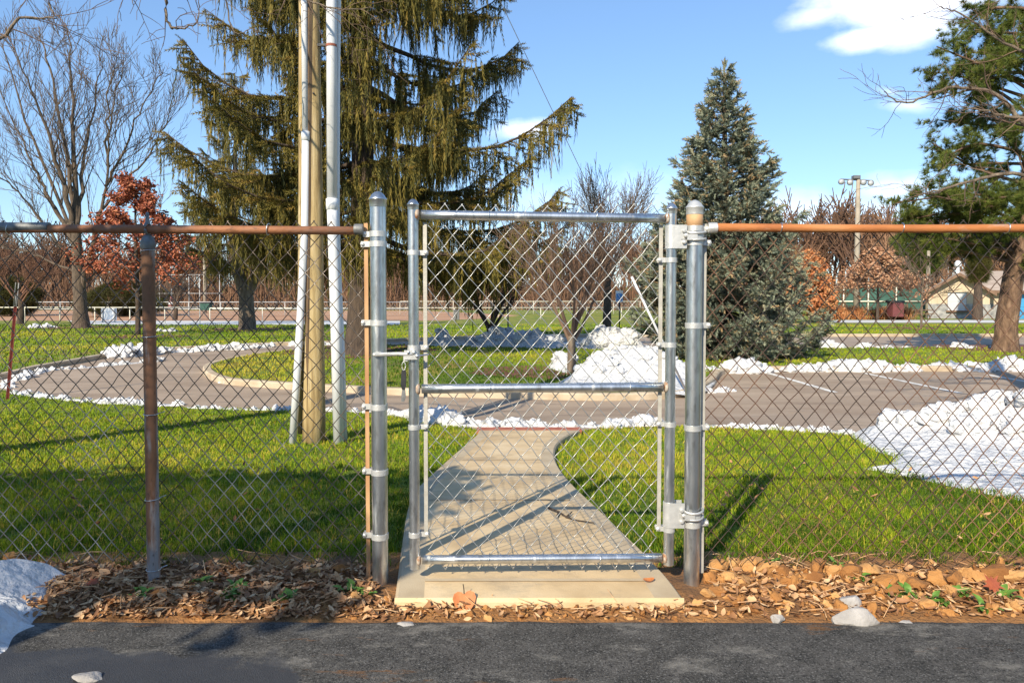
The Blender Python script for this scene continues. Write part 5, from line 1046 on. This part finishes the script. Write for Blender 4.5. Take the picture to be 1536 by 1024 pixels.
# ------------------------------------------------------------------ ball field fences
def pipe_fence(lab, px0, py0, px1, py1, hpx0, n, rails, rr, m, panel=None, name='rail_fence', post_up=0):
    a, c = G(px0, py0), G(px1, py1); h = hpx0*a[1]/F; t = thing(name, (a+c)/2, lab, 'fence'); b = MB()
    for f in rails: b.tube([a+[0, 0, h*f], (a+c)/2+[0, 0, h*f], c+[0, 0, h*f]], rr, 8)
    b.build('rail', m, t)
    for k in range(n):
        p = a+(c-a)*k/(n-1); q_ = MB(); q_.tube([p-[0, 0, .2], p+[0, 0, h*(1+post_up)]], rr*.85, 7); q_.build('post', m, t)
    if panel:
        b = MB(); L = np.linalg.norm(c-a); nn = int(L/.35); u = (c-a)/L
        P = []; 
        for k in range(nn):
            x0 = a+u*L*k/nn; P.append([x0+[0, 0, .05], x0+u*h+[0, 0, h]]); P.append([x0+u*h+[0, 0, .05], x0+[0, 0, h]])
        b.tubes(np.array(P), np.full((len(P), 2), .006), 3, cap=False); b.build('wire_panel', panel, t)
    return t
pipe_fence('low cream painted rail fence in front of the infield dirt', -120, 485, 300, 485, 24, 9, [1.], .036, M['cream'])
pipe_fence('cream rail fence continuing right behind the forked spruce', 315, 482, 990, 478, 20, 11, [1.], .036, M['cream'])
pipe_fence('grey chain link field fence with pale rails behind the infield', -150, 474, 620, 474, 21, 17, [1., .5], .045, M['greymesh'], M['greymesh'], 'field_fence')
pipe_fence('pale field fence behind the green outfield seen through the gate', 600, 471, 1000, 471, 19, 11, [1.], .036, M['cream'], M['greymesh'], 'field_fence')
# backstop with tall posts
a = G(236, 474); t = thing('backstop', a, 'tall backstop of thin grey poles behind the red oak', 'backstop'); y0 = a[1]
for px in (240, 258, 284, 300, 330): q_ = MB(); p = at(px, 474, y0); q_.tube([p-[0, 0, .2], [p[0], y0, at(px, 412, y0)[2]]], .036, 6); q_.build('post', M['greymesh'], t)
b = MB(); 
for py in (412, 440): b.tube([at(236, py, y0), at(334, py, y0)], .028, 6)
b.build('rail', M['greymesh'], t)
def light_pole(px, base_py, top_py, wpx, lab, lamps, name='floodlight_pole'):
    g0 = G(px, base_py); D = g0[1]; s = D/F; t = thing(name, g0, lab, 'light pole', None); b = MB(); zt = at(px, top_py, D)[2]
    b.tube([g0-[0, 0, .3], g0+[0, 0, (zt-g0[2])*.5], [g0[0], D, zt]], [wpx*s*.55, wpx*s*.48, wpx*s*.36], 12); b.build('pole_shaft', M['concpole'], t)
    if lamps:
        b = MB(); b.tube([at(lamps[0][0], lamps[0][1]-3, D), at(lamps[-1][0], lamps[-1][1]-3, D)], .07, 6); b.box(at(px, top_py, D)+np.array([0, 0, .0]), (.6, .5, .28)); b.build('crossarm', M['lampgrey'], t, smooth=False)
        for (lx, ly) in lamps:
            c = at(lx, ly+1, D-.15); b = MB(); b.lathe(c, [(.0001, .28), (.10, .26), (.16, .10), (.26, -.05), (.28, -.2), (.24, -.22), (.0001, -.18)], 14, axis=1); lo_ = b.build('lamp', M['lampgrey'], t, sharp=50)
            b = MB(); b.lathe(c+np.array([0, -.205, 0]), [(.0001, -.03), (.22, -.02), (.22, 0)], 14, axis=1); b.build('lens', M['lens'], lo_)
    return t
light_pole(1284, 477, 266, 8, 'tall pale floodlight pole with four round lamps', [(1261, 272), (1274, 273), (1294, 273), (1305, 274)])
light_pole(1391, 477, 376, 6, 'plain pale wooden pole behind the pavilion roof', None, 'plain_pole')
light_pole(308, 470, 378, 5, 'plain slim pole behind the backstop', None, 'plain_pole')
# green windscreen fence behind the orange grasses
a, c = G(1232, 474), G(1395, 474); t = thing('windscreen_fence', (a+c)/2, 'fence with dark green windscreens and pale posts left of the pavilion', 'fence'); D = a[1]
for k, (p0, p1) in enumerate([(1236, 1262), (1268, 1300), (1304, 1342), (1346, 1388)]):
    b = MB(); A_, C_ = at(p0, 466, D), at(p1, 432, D); b.box(((A_[0]+C_[0])/2, D, (A_[2]+C_[2])/2), (C_[0]-A_[0], .03, C_[2]-A_[2])); b.build('windscreen', M['screen'], t, smooth=False)
for px in (1234, 1265, 1302, 1344, 1390): b = MB(); p = at(px, 474, D); b.tube([p-[0, 0, .2], [p[0], D, at(px, 428, D)[2]]], .07, 6); b.build('post', M['cream'], t)
b = MB(); b.tube([at(1232, 452, D-.08), at(1395, 452, D-.08)], .08, 6); b.build('rail', M['cream'], t)
# electric cabinet, picnic tables, bin
def bx(name, px0, px1, py0, py1, D, dep, m, lab=None, cat=None, group=None, parent=None):
    A_, C_ = at(px0, py1, D), at(px1, py0, D); b = MB(); b.box(((A_[0]+C_[0])/2, D+dep/2, (A_[2]+C_[2])/2), (C_[0]-A_[0], dep, C_[2]-A_[2])); o = b.build(name, m, parent, smooth=False)
    return tag(o, lab, cat, group) if lab else o
D = 62.
g0 = G(1347, 479); D = g0[1]-3; t = thing('litter_bin', at(1346, 474, D), 'dark red square bin standing between the picnic tables', 'bin')
bx('bin_body', 1339, 1356, 454, 475, D, .9, M['binred'], parent=t); bx('bin_lid', 1337.5, 1357.5, 451, 453.8, D-.05, 1., M['black'], parent=t)
for k, (px, lab) in enumerate([(1318, 'brown picnic table left of the dark red bin'), (1378, 'brown picnic table right of the dark red bin')]):
    D = 62+k; s = D/F; c = at(px, 478, D); c[2] = gz(D); t = thing('picnic_table', c, lab, 'picnic table', 'picnic tables by the pavilion')
    b = MB(); b.box(c+np.array([0, 0, .76]), (1.9, .75, .06)); b.build('table_top', M['fascia'], t, smooth=False)
    for sg in (-1, 1):
        b = MB(); b.box(c+np.array([0, sg*.62, .45]), (1.9, .26, .05)); b.build('bench', M['fascia'], t, smooth=False)
        b = MB(); b.tube([c+[sg*.7, -.6, 0], c+[sg*.7, .05, .73]], .05, 4); b.tube([c+[sg*.7, .6, 0], c+[sg*.7, -.05, .725]], .05, 4); b.build('leg', M['fascia'], t)
# white board by the big tree, small dark field boxes
D = 50.; t = thing('notice_board', at(163, 482, D), 'pale square board standing right of the big bare tree trunk', 'board'); bx('panel', 152, 174, 461, 480, D, .08, M['signwhite'], parent=t)
for px in (154, 172): b = MB(); p = at(px, 483, D-.05); b.tube([p-[0, 0, .1], [p[0], p[1], at(px, 462, D)[2]]], .05, 6); b.build('post', M['greymesh'], t)
D = 44.; t = thing('utility_box', at(684, 480, D), 'small grey box standing on the outfield seen through the gate', 'box'); bx('box_body', 680, 688.5, 466, 479.5, D, .35, M['lampgrey'], parent=t); bx('box_lid', 679.4, 689.1, 464.8, 465.9, D-.03, .41, M['oldgalv'], parent=t)
# traffic cone near the backstop, green dugout bench
D = 60.; p = at(257, 462, D); t = thing('red_cone', p, 'small dark red cone beyond the low fence near the backstop', 'cone'); b = MB(); b.lathe(p, [(.4, 0), (.4, .06), (.26, .07), (.06, .95), (.0001, .96)], 12); b.build('cone_body', M['binred'], t, sharp=40)
b = MB(); b.lathe(p, [(.21, .3), (.215, .3), (.165, .5), (.16, .5)], 12); b.build('cone_band', M['signwhite'], t)
D = 62.; t = thing('green_bin', at(307, 466, D), 'dark green bin beyond the low fence by the slim pole', 'bin'); bx('bin_body', 300, 314, 455, 465, D, .6, M['screen'], parent=t); bx('bin_lid', 299, 315, 453.2, 454.8, D-.04, .68, M['black'], parent=t)
# parking sign and small sign posts
def sign(px, base_py, top_py, w, h, lab, faces, D=None, name='street_sign', backdrop=None):
    g0 = G(px, base_py); D = g0[1]; s = D/F; t = thing(name, g0, lab, 'sign'); b = MB(); b.tube([g0-[0, 0, .2], [g0[0], D, at(px, top_py, D)[2]]], .028, 8); b.build('post', M['black'], t)
    if w:
        c = at(px, top_py+h/2, D-.045); b = MB(); b.box(c, (w*s, .012, h*s)); pl_ = b.build('sign_plate', M['signwhite'], t, smooth=False)
        b = MB()
        b.box(c+np.array([0, -.009, -h*s*.06]), (w*s*.82, .006, h*s*.62)); b.build('sign_field', M['signblue'], pl_, smooth=False)
        b = MB(); yy = c[1]-.016; u = w*s*.36; P = [(-.35, .55), (.0, .55), (-.05, -.05), (.55, -.1), (.75, -.75)]
        b.tube([(c[0]+x*u*.8, yy, c[2]+z*u*.9-h*s*.05) for x, z in P], u*.11, 6); b.lathe((c[0]-.2*u, yy, c[2]+.75*u-h*s*.05), [(.0001, -.004), (u*.18, -.004), (u*.18, .004), (.0001, .004)], 10, axis=1)
        a = np.linspace(2.4, 6.1, 14); b.tube([(c[0]-.1*u+.52*u*math.cos(q_), yy, c[2]-.45*u+.52*u*math.sin(q_)-h*s*.05) for q_ in a], u*.09, 6); b.build('wheelchair_mark', M['signwhite'], pl_)
    return t
sign(929, 496, 436, 11, 17, 'blue and white parking sign on a black post left of the blue spruce', 1)
sign(1021, 500, 428, 8, 14, 'blue and white parking sign half hidden behind the hinge side of the gate', 1)
sign(762, 503, 462, 0, 0, 'plain short black post standing in the shaded snow heap', 0, name='marker_post')

# ------------------------------------------------------------------ pavilion
D = 65.; pv = thing('pavilion', at(1450, 478, D), 'tan park pavilion with stone base and grey roll shutter', 'building'); zb = gz(D)-.15
X_ = lambda px: at(px, 450, D)[0]; Z_ = lambda py: at(1450, py, D)[2]
b = MB(); x0, x1, xm = X_(1393), X_(1482), X_(1437); ze, zp = Z_(436), Z_(411.5); xd0, xd1, zd0, zd1 = X_(1421), X_(1449), Z_(465), Z_(438)
dep = 2.2
def wallpoly(b, pts, y0, th=.18):
    n = len(pts); V = [(x, y, z) for y in (y0, y0+th) for x, z in pts]; b.add(V, [np.array([[i, (i+1) % n, n+(i+1) % n, n+i] for i in range(n)]), np.arange(n)[None], np.arange(n, 2*n)[None, ::-1]])
wallpoly(b, [(x0, zb), (xd0, zb), (xd0, zd1), (x0, zd1)], D); wallpoly(b, [(xd1, zb), (x1, zb), (x1, zd1), (xd1, zd1)], D); wallpoly(b, [(xd0, zb), (xd1, zb), (xd1, zd0), (xd0, zd0)], D)
wallpoly(b, [(x0, zd1), (x1, zd1), (x1, ze), (xm, zp), (x0, ze)], D)
b.box((x0+.1, D+.2+dep/2, (zb+ze)/2), (.18, dep, ze-zb)); b.build('gable_wall', M['siding'], pv, smooth=False)
b = MB(); xr1 = X_(1640); y1 = D+1.2
wallpoly(b, [(x1+.0, zb), (xr1, zb), (xr1, Z_(436)), (x1, Z_(436))], y1); b.build('wing_wall', M['siding'], pv, smooth=False)
b = MB(); zs = Z_(455.5); b.box(((x0+xd0)/2, D-.06, (zb+zs)/2), (xd0-x0+.1, .12, zs-zb)); b.box(((x1+xd1)/2, D-.06, (zb+zs)/2), (x1-xd1+.1, .12, zs-zb)); b.box(((xd0+xd1)/2, D-.06, (zb+zd0-.15)/2), (xd1-xd0, .115, zd0-.15-zb))
b.box(((x1+X_(1524))/2, y1-.06, (zb+zs)/2), (X_(1524)-x1, .12, zs-zb)); b.build('stone_base', M['stone'], pv, smooth=False)
sh = MB(); nsl = 12
for k in range(nsl):
    z = zd0+(zd1-zd0)*(k+.5)/nsl; sh.box(((xd0+xd1)/2, D+.06+.008*(k % 2), z), (xd1-xd0-.04, .05, (zd1-zd0)/nsl*.99))
so = sh.build('roll_shutter', M['shutter'], pv, smooth=False)
b = MB(); b.box(((xd0+xd1)/2, D-.16, zd0-.07), (xd1-xd0+.25, .34, .14)); b.build('counter_sill', M['fascia'], so, smooth=False)
b = MB(); b.box(((xd0+xd1)/2, D-.05, zd1+.14), (xd1-xd0+.3, .16, .28)); b.build('shutter_box', M['siding'], so, smooth=False)
# roofs
b = MB(); ov = .55; yF, yB = D-.7, D+dep
sl = (zp-ze)/(xm-x0); zt_ = .16
for sg in (-1, 1):
    xe = xm+sg*((xm-x0)+ov); zE = zp-sl*((xm-x0)+ov); V = [(xm, yF, zp+.12), (xe, yF, zE+.12), (xe, yB, zE+.12), (xm, yB, zp+.12), (xm, yF, zp+.12-zt_), (xe, yF, zE+.12-zt_), (xe, yB, zE+.12-zt_), (xm, yB, zp+.12-zt_)]
    b.add(V, np.array([[0, 1, 2, 3], [7, 6, 5, 4], [0, 4, 5, 1], [1, 5, 6, 2], [2, 6, 7, 3], [0, 3, 7, 4]]))
ro = b.build('gable_roof', M['roof'], pv, smooth=False)
b = MB()
for sg in (-1, 1):
    xe = xm+sg*((xm-x0)+ov); zE = zp-sl*((xm-x0)+ov); b.add([(xm, yF-.05, zp+.13), (xe, yF-.05, zE+.13), (xe, yF-.05, zE-.14), (xm, yF-.05, zp-.14), (xm, yF-.002, zp+.13), (xe, yF-.002, zE+.13), (xe, yF-.002, zE-.14), (xm, yF-.002, zp-.14)], np.array([[0, 1, 2, 3], [4, 7, 6, 5], [0, 4, 5, 1], [3, 2, 6, 7], [1, 5, 6, 2], [0, 3, 7, 4]]))
b.build('fascia', M['fascia'], ro, smooth=False)
b = MB(); xw0 = xm+.3; yr = y1+4.2; zR, zE = at(1500, 407.5, yr)[2], Z_(436)
V = [(xw0, yr, zR), (xr1, yr, zR), (xr1, y1-.7, zE), (x1-.4, y1-.7, zE)]; V2 = [(x, y, z-.16) for x, y, z in V]
b.add(V+V2, np.array([[0, 3, 2, 1], [4, 5, 6, 7], [3, 7, 6, 2], [0, 1, 5, 4], [0, 4, 7, 3], [1, 2, 6, 5]])); wr = b.build('wing_roof', M['roof'], pv, smooth=False)
b = MB(); b.box(((x1+xr1)/2, y1-.73, zE-.07), (xr1-x1+.5, .05, .22)); b.build('fascia', M['fascia'], wr, smooth=False)
b = MB(); bxx = (X_(1524)+X_(1546))/2; w_ = X_(1546)-X_(1524); b.box((bxx, y1-.03, (zb+Z_(441))/2), (w_, .06, Z_(441)-zb)); do = b.build('door', M['bluedoor'], pv, smooth=False)
b = MB(); b.box((bxx, y1-.075, (Z_(460)+Z_(450))/2), (w_*.75, .02, .5)); b.box((bxx, y1-.075, Z_(470)), (w_*.75, .02, .5)); b.build('door_panel', M['bluedoor'], do, smooth=False)
c = at(1423, 409, D+1.5); b = MB(); b.tube([c-[0, 0, .3], c+[0, 0, .75]], .16, 10); b.lathe(c+np.array([0, 0, .55]), [(.30, 0), (.34, .05), (.34, .3), (.12, .5), (.0001, .52)], 12); b.build('roof_vent', M['signwhite'], ro, sharp=40)
c = at(1520, 406, D+5); b = MB(); b.lathe(c-np.array([0, 0, .2]), [(.2, 0), (.2, .35), (.3, .38), (.05, .7), (.0001, .7)], 10); b.build('roof_vent', M['signwhite'], wr, sharp=40)

# turn the gable to face the drive
ph_ = -rad(27); pvv = np.array([x0, D, 0.]); ql = (pvv-ORG[pv.name])*np.array([.87, 1, 1]); ql[2] = 0
pv.scale = (.87, 1, 1); pv.rotation_euler = (0, 0, ph_); pv.location = [float(pvv[0]-(ql[0]*math.cos(ph_)-ql[1]*math.sin(ph_))), float(pvv[1]-(ql[0]*math.sin(ph_)+ql[1]*math.cos(ph_))), pv.location[2]]
# added unseen slats behind the camera, spaced to thin the left lawn's shade
hs = thing('shade_caster', (-4.5, -1, 0), 'brown slatted shade caster added out of view behind the viewer', 'shade_caster')
SX, SY = math.sin(rad(26))/math.tan(rad(33)), math.cos(rad(26))/math.tan(rad(33))
Hc = 3.0
def unsh(x, y, z): return (x-SX*(Hc-z), y-SY*(Hc-z))
cs = [unsh(-.34, 5.02, -.12), unsh(-.66, 2.80, 0), unsh(-1.5, 2.77, 0), unsh(-4.5, 2.72, 0), unsh(-14, 2.72, 0), unsh(-14, 5.35, -.12), unsh(-4, 5.15, -.12)]
ee = np.array([cs[0], cs[1], cs[2], cs[3]]); o_ = np.argsort(ee[:, 1]); b = MB(); y_ = cs[3][1]+.03
while y_ < cs[0][1]+.02:
    xr_ = np.interp(y_, ee[o_, 1], ee[o_, 0]); b.box(((cs[4][0]+xr_)/2, y_, Hc-.0025), (xr_-cs[4][0], .0385, .005)); y_ += .060
b.build('shade_slats', M['fascia'], hs, smooth=False)
b = MB()
for x in np.arange(cs[4][0]+.3, cs[2][0]-.1, 1.6): b.box((x, (cs[3][1]+cs[0][1])/2, Hc-.066), (.04, cs[0][1]-cs[3][1]-.1, .12))
b.build('slat_bearers', M['fascia'], hs, smooth=False)
for (x, y) in [(cs[0][0]-.3, cs[0][1]-.3), (cs[3][0]-.3, cs[3][1]+.3), (cs[4][0]+.4, cs[4][1]+.3)]:
    b = MB(); b.box((x, y, (Hc-.13)/2), (.14, .14, Hc-.13)); b.build('post', M['wallbrick'], hs, smooth=False)

# unseen leaves added along the slat edge to make its shade ragged
rv = np.random.default_rng(300); n = 1100; E = np.array([cs[4], cs[5], cs[0], cs[1], cs[2]]); sg = np.concatenate([[0], np.cumsum(np.linalg.norm(np.diff(E, axis=0), axis=1))]); tt = rv.uniform(6, sg[-1], n)
P0 = np.column_stack([np.interp(tt, sg, E[:, 0]), np.interp(tt, sg, E[:, 1]), rv.uniform(Hc-.2, Hc+.12, n)])+np.column_stack([rv.normal(0, .09, (n, 2)), np.zeros(n)]); P0[:, 1] += .10*np.abs(np.sin(tt*2.3))*rv.random(n); P0[:, 2] += .16*np.abs(np.sin(tt*1.7+1))*rv.random(n)
b = MB(); b.inst(*curl_leaf(1, .42, .4, .3), P0, randrot(n, rv, 1.)*rv.uniform(.08, .17, n)[:, None, None], rv.random(n)*.6); tag(b.build('ivy', M['pine'], origin=(-4, 1, Hc-.2), smooth=False), 'dark leaves added along the unseen slats to roughen their shade edge', 'ivy')
# the house whose yard the picture is taken from, behind the viewer
hz = thing('house', (2, -14, 0), 'one storey house with a brown gable roof behind the viewer', 'house')
b = MB(); b.box((2, -18, 1.4), (26, 8, 2.8)); wl = b.build('wall', M['wallbrick'], hz, smooth=False)
b = MB(); b.add([(-11.6, -13.4, 2.7), (15.6, -13.4, 2.7), (15.6, -18, 5.2), (-11.6, -18, 5.2), (-11.6, -22.6, 2.7), (15.6, -22.6, 2.7)], [np.array([[0, 1, 2, 3], [3, 2, 5, 4], [0, 4, 5, 1]]), np.array([[0, 3, 4], [1, 5, 2]])]); b.build('roof', M['fascia'], hz, smooth=False)
for x in (-7, -2, 4, 10): b = MB(); b.box((x, -13.97, 1.5), (1.5, .08, 1.3)); b.build('window', M['black'], hz, smooth=False)
# ------------------------------------------------------------------ sky, sun, camera
SUN_EL, SUN_AZ = rad(33), rad(206)
wd_ = bpy.data.worlds.new('World'); scene.world = wd_; wd_.use_nodes = True; nt = wd_.node_tree; N = nt.nodes; L = nt.links
bg = N['Background']; sk_ = N.new('ShaderNodeTexSky'); sk_.sky_type = 'NISHITA'; sk_.sun_disc = False; sk_.sun_elevation = SUN_EL; sk_.sun_rotation = SUN_AZ; sk_.altitude = 200; sk_.air_density = 1.0; sk_.dust_density = .12; sk_.ozone_density = 3.6
tc = N.new('ShaderNodeTexCoord'); sep = N.new('ShaderNodeSeparateXYZ'); L.new(tc.outputs['Generated'], sep.inputs[0])
def mth(op, a, b=None, clamp=False):
    n = N.new('ShaderNodeMath'); n.operation = op; n.use_clamp = clamp
    for i, v in enumerate((a, b)):
        if v is None: continue
        if isinstance(v, (int, float)): n.inputs[i].default_value = v
        else: L.new(v, n.inputs[i])
    return n.outputs[0]
yy = mth('MAXIMUM', sep.outputs['Y'], .02); U = mth('DIVIDE', sep.outputs['X'], yy); Vv = mth('DIVIDE', sep.outputs['Z'], yy); front = mth('GREATER_THAN', sep.outputs['Y'], .05)
nz = N.new('ShaderNodeTexNoise'); nz.inputs['Scale'].default_value = 11; nz.inputs['Detail'].default_value = 7; nz.inputs['Roughness'].default_value = .55
mp = N.new('ShaderNodeMapping'); mp.inputs['Scale'].default_value = (1, 1, 1.7); L.new(tc.outputs['Generated'], mp.inputs[0]); L.new(mp.outputs[0], nz.inputs['Vector'])
tot = None
for (px, py, a, b_, ang, wgt) in [(1330, 8, 125, 38, -.10, 1.05), (1290, 56, 62, 17, -.18, .95), (1230, 24, 70, 20, -.25, .75), (1420, -10, 110, 40, 0, 1.), (1390, 40, 60, 22, -.3, .8), (786, 196, 44, 15, 0, 1.), (1362, 158, 50, 12, .05, .6), (1335, 138, 22, 8, .2, .45), (1345, 285, 70, 22, -.1, .55), (1250, 318, 240, 34, 0, .45), (880, 300, 240, 40, 0, .25), (1405, 55, 30, 10, 0, .3)]:
    x, y, z = ray(px, py); u0, v0 = x/y, z/y; ca, sa = math.cos(ang), math.sin(ang)
    du, dv = mth('SUBTRACT', U, u0), mth('SUBTRACT', Vv, v0)
    e1 = mth('MULTIPLY', mth('ADD', mth('MULTIPLY', du, ca), mth('MULTIPLY', dv, -sa)), F/a); e2 = mth('MULTIPLY', mth('ADD', mth('MULTIPLY', du, sa), mth('MULTIPLY', dv, ca)), F/b_)
    rr = mth('SQRT', mth('ADD', mth('MULTIPLY', e1, e1), mth('MULTIPLY', e2, e2)))
    f = mth('SUBTRACT', mth('SUBTRACT', 1.25, rr), mth('MULTIPLY', mth('SUBTRACT', nz.outputs['Fac'], .5), -2.5)); f = mth('MULTIPLY', mth('MULTIPLY', f, .75, True), wgt)
    tot = f if tot is None else mth('MAXIMUM', tot, f)
fac = mth('MULTIPLY', mth('POWER', tot, 1.25), front)
mx = N.new('ShaderNodeMix'); mx.data_type = 'RGBA'; hs_ = N.new('ShaderNodeHueSaturation'); hs_.inputs['Saturation'].default_value = 1.04; tn_ = N.new('ShaderNodeMix'); tn_.data_type = 'RGBA'; tn_.blend_type = 'MULTIPLY'; tn_.inputs[0].default_value = 1.; tn_.inputs[7].default_value = (.70, .84, 1.0, 1); ga_ = N.new('ShaderNodeGamma'); ga_.inputs['Gamma'].default_value = .70; L.new(sk_.outputs[0], ga_.inputs['Color']); L.new(ga_.outputs[0], hs_.inputs['Color']); L.new(fac, mx.inputs[0]); L.new(hs_.outputs[0], tn_.inputs[6]); L.new(tn_.outputs[2], mx.inputs[6]); mx.inputs[7].default_value = (6.2, 6.2, 6.4, 1)
L.new(mx.outputs[2], bg.inputs['Color']); bg.inputs['Strength'].default_value = .15
sl_ = bpy.data.lights.new('Sun', 'SUN'); sl_.energy = 3.25; sl_.angle = rad(.5); sl_.color = (1, .90, .72); so = bpy.data.objects.new('Sun', sl_); COL.objects.link(so); so.location = (-8, -16, 12)
sd = Vector((math.sin(SUN_AZ)*math.cos(SUN_EL), math.cos(SUN_AZ)*math.cos(SUN_EL), math.sin(SUN_EL))); so.rotation_euler = sd.to_track_quat('Z', 'Y').to_euler()
cd = bpy.data.cameras.new('Camera'); cam = bpy.data.objects.new('Camera', cd); COL.objects.link(cam); scene.camera = cam
cam.location = (0, 0, CAMZ); cam.rotation_euler = (math.pi/2-TH, 0, 0); cd.sensor_width = 36; cd.lens = 36*F/1536; cd.shift_y = (CY-512)/1536; cd.clip_start = .05; cd.clip_end = 6000
vs = scene.view_settings; vs.view_transform = 'Standard'; vs.look = 'None'; vs.exposure = 1.12; vs.gamma = 1; vs.use_curve_mapping = False
scene.cycles.max_bounces = 6; scene.cycles.transparent_max_bounces = 4
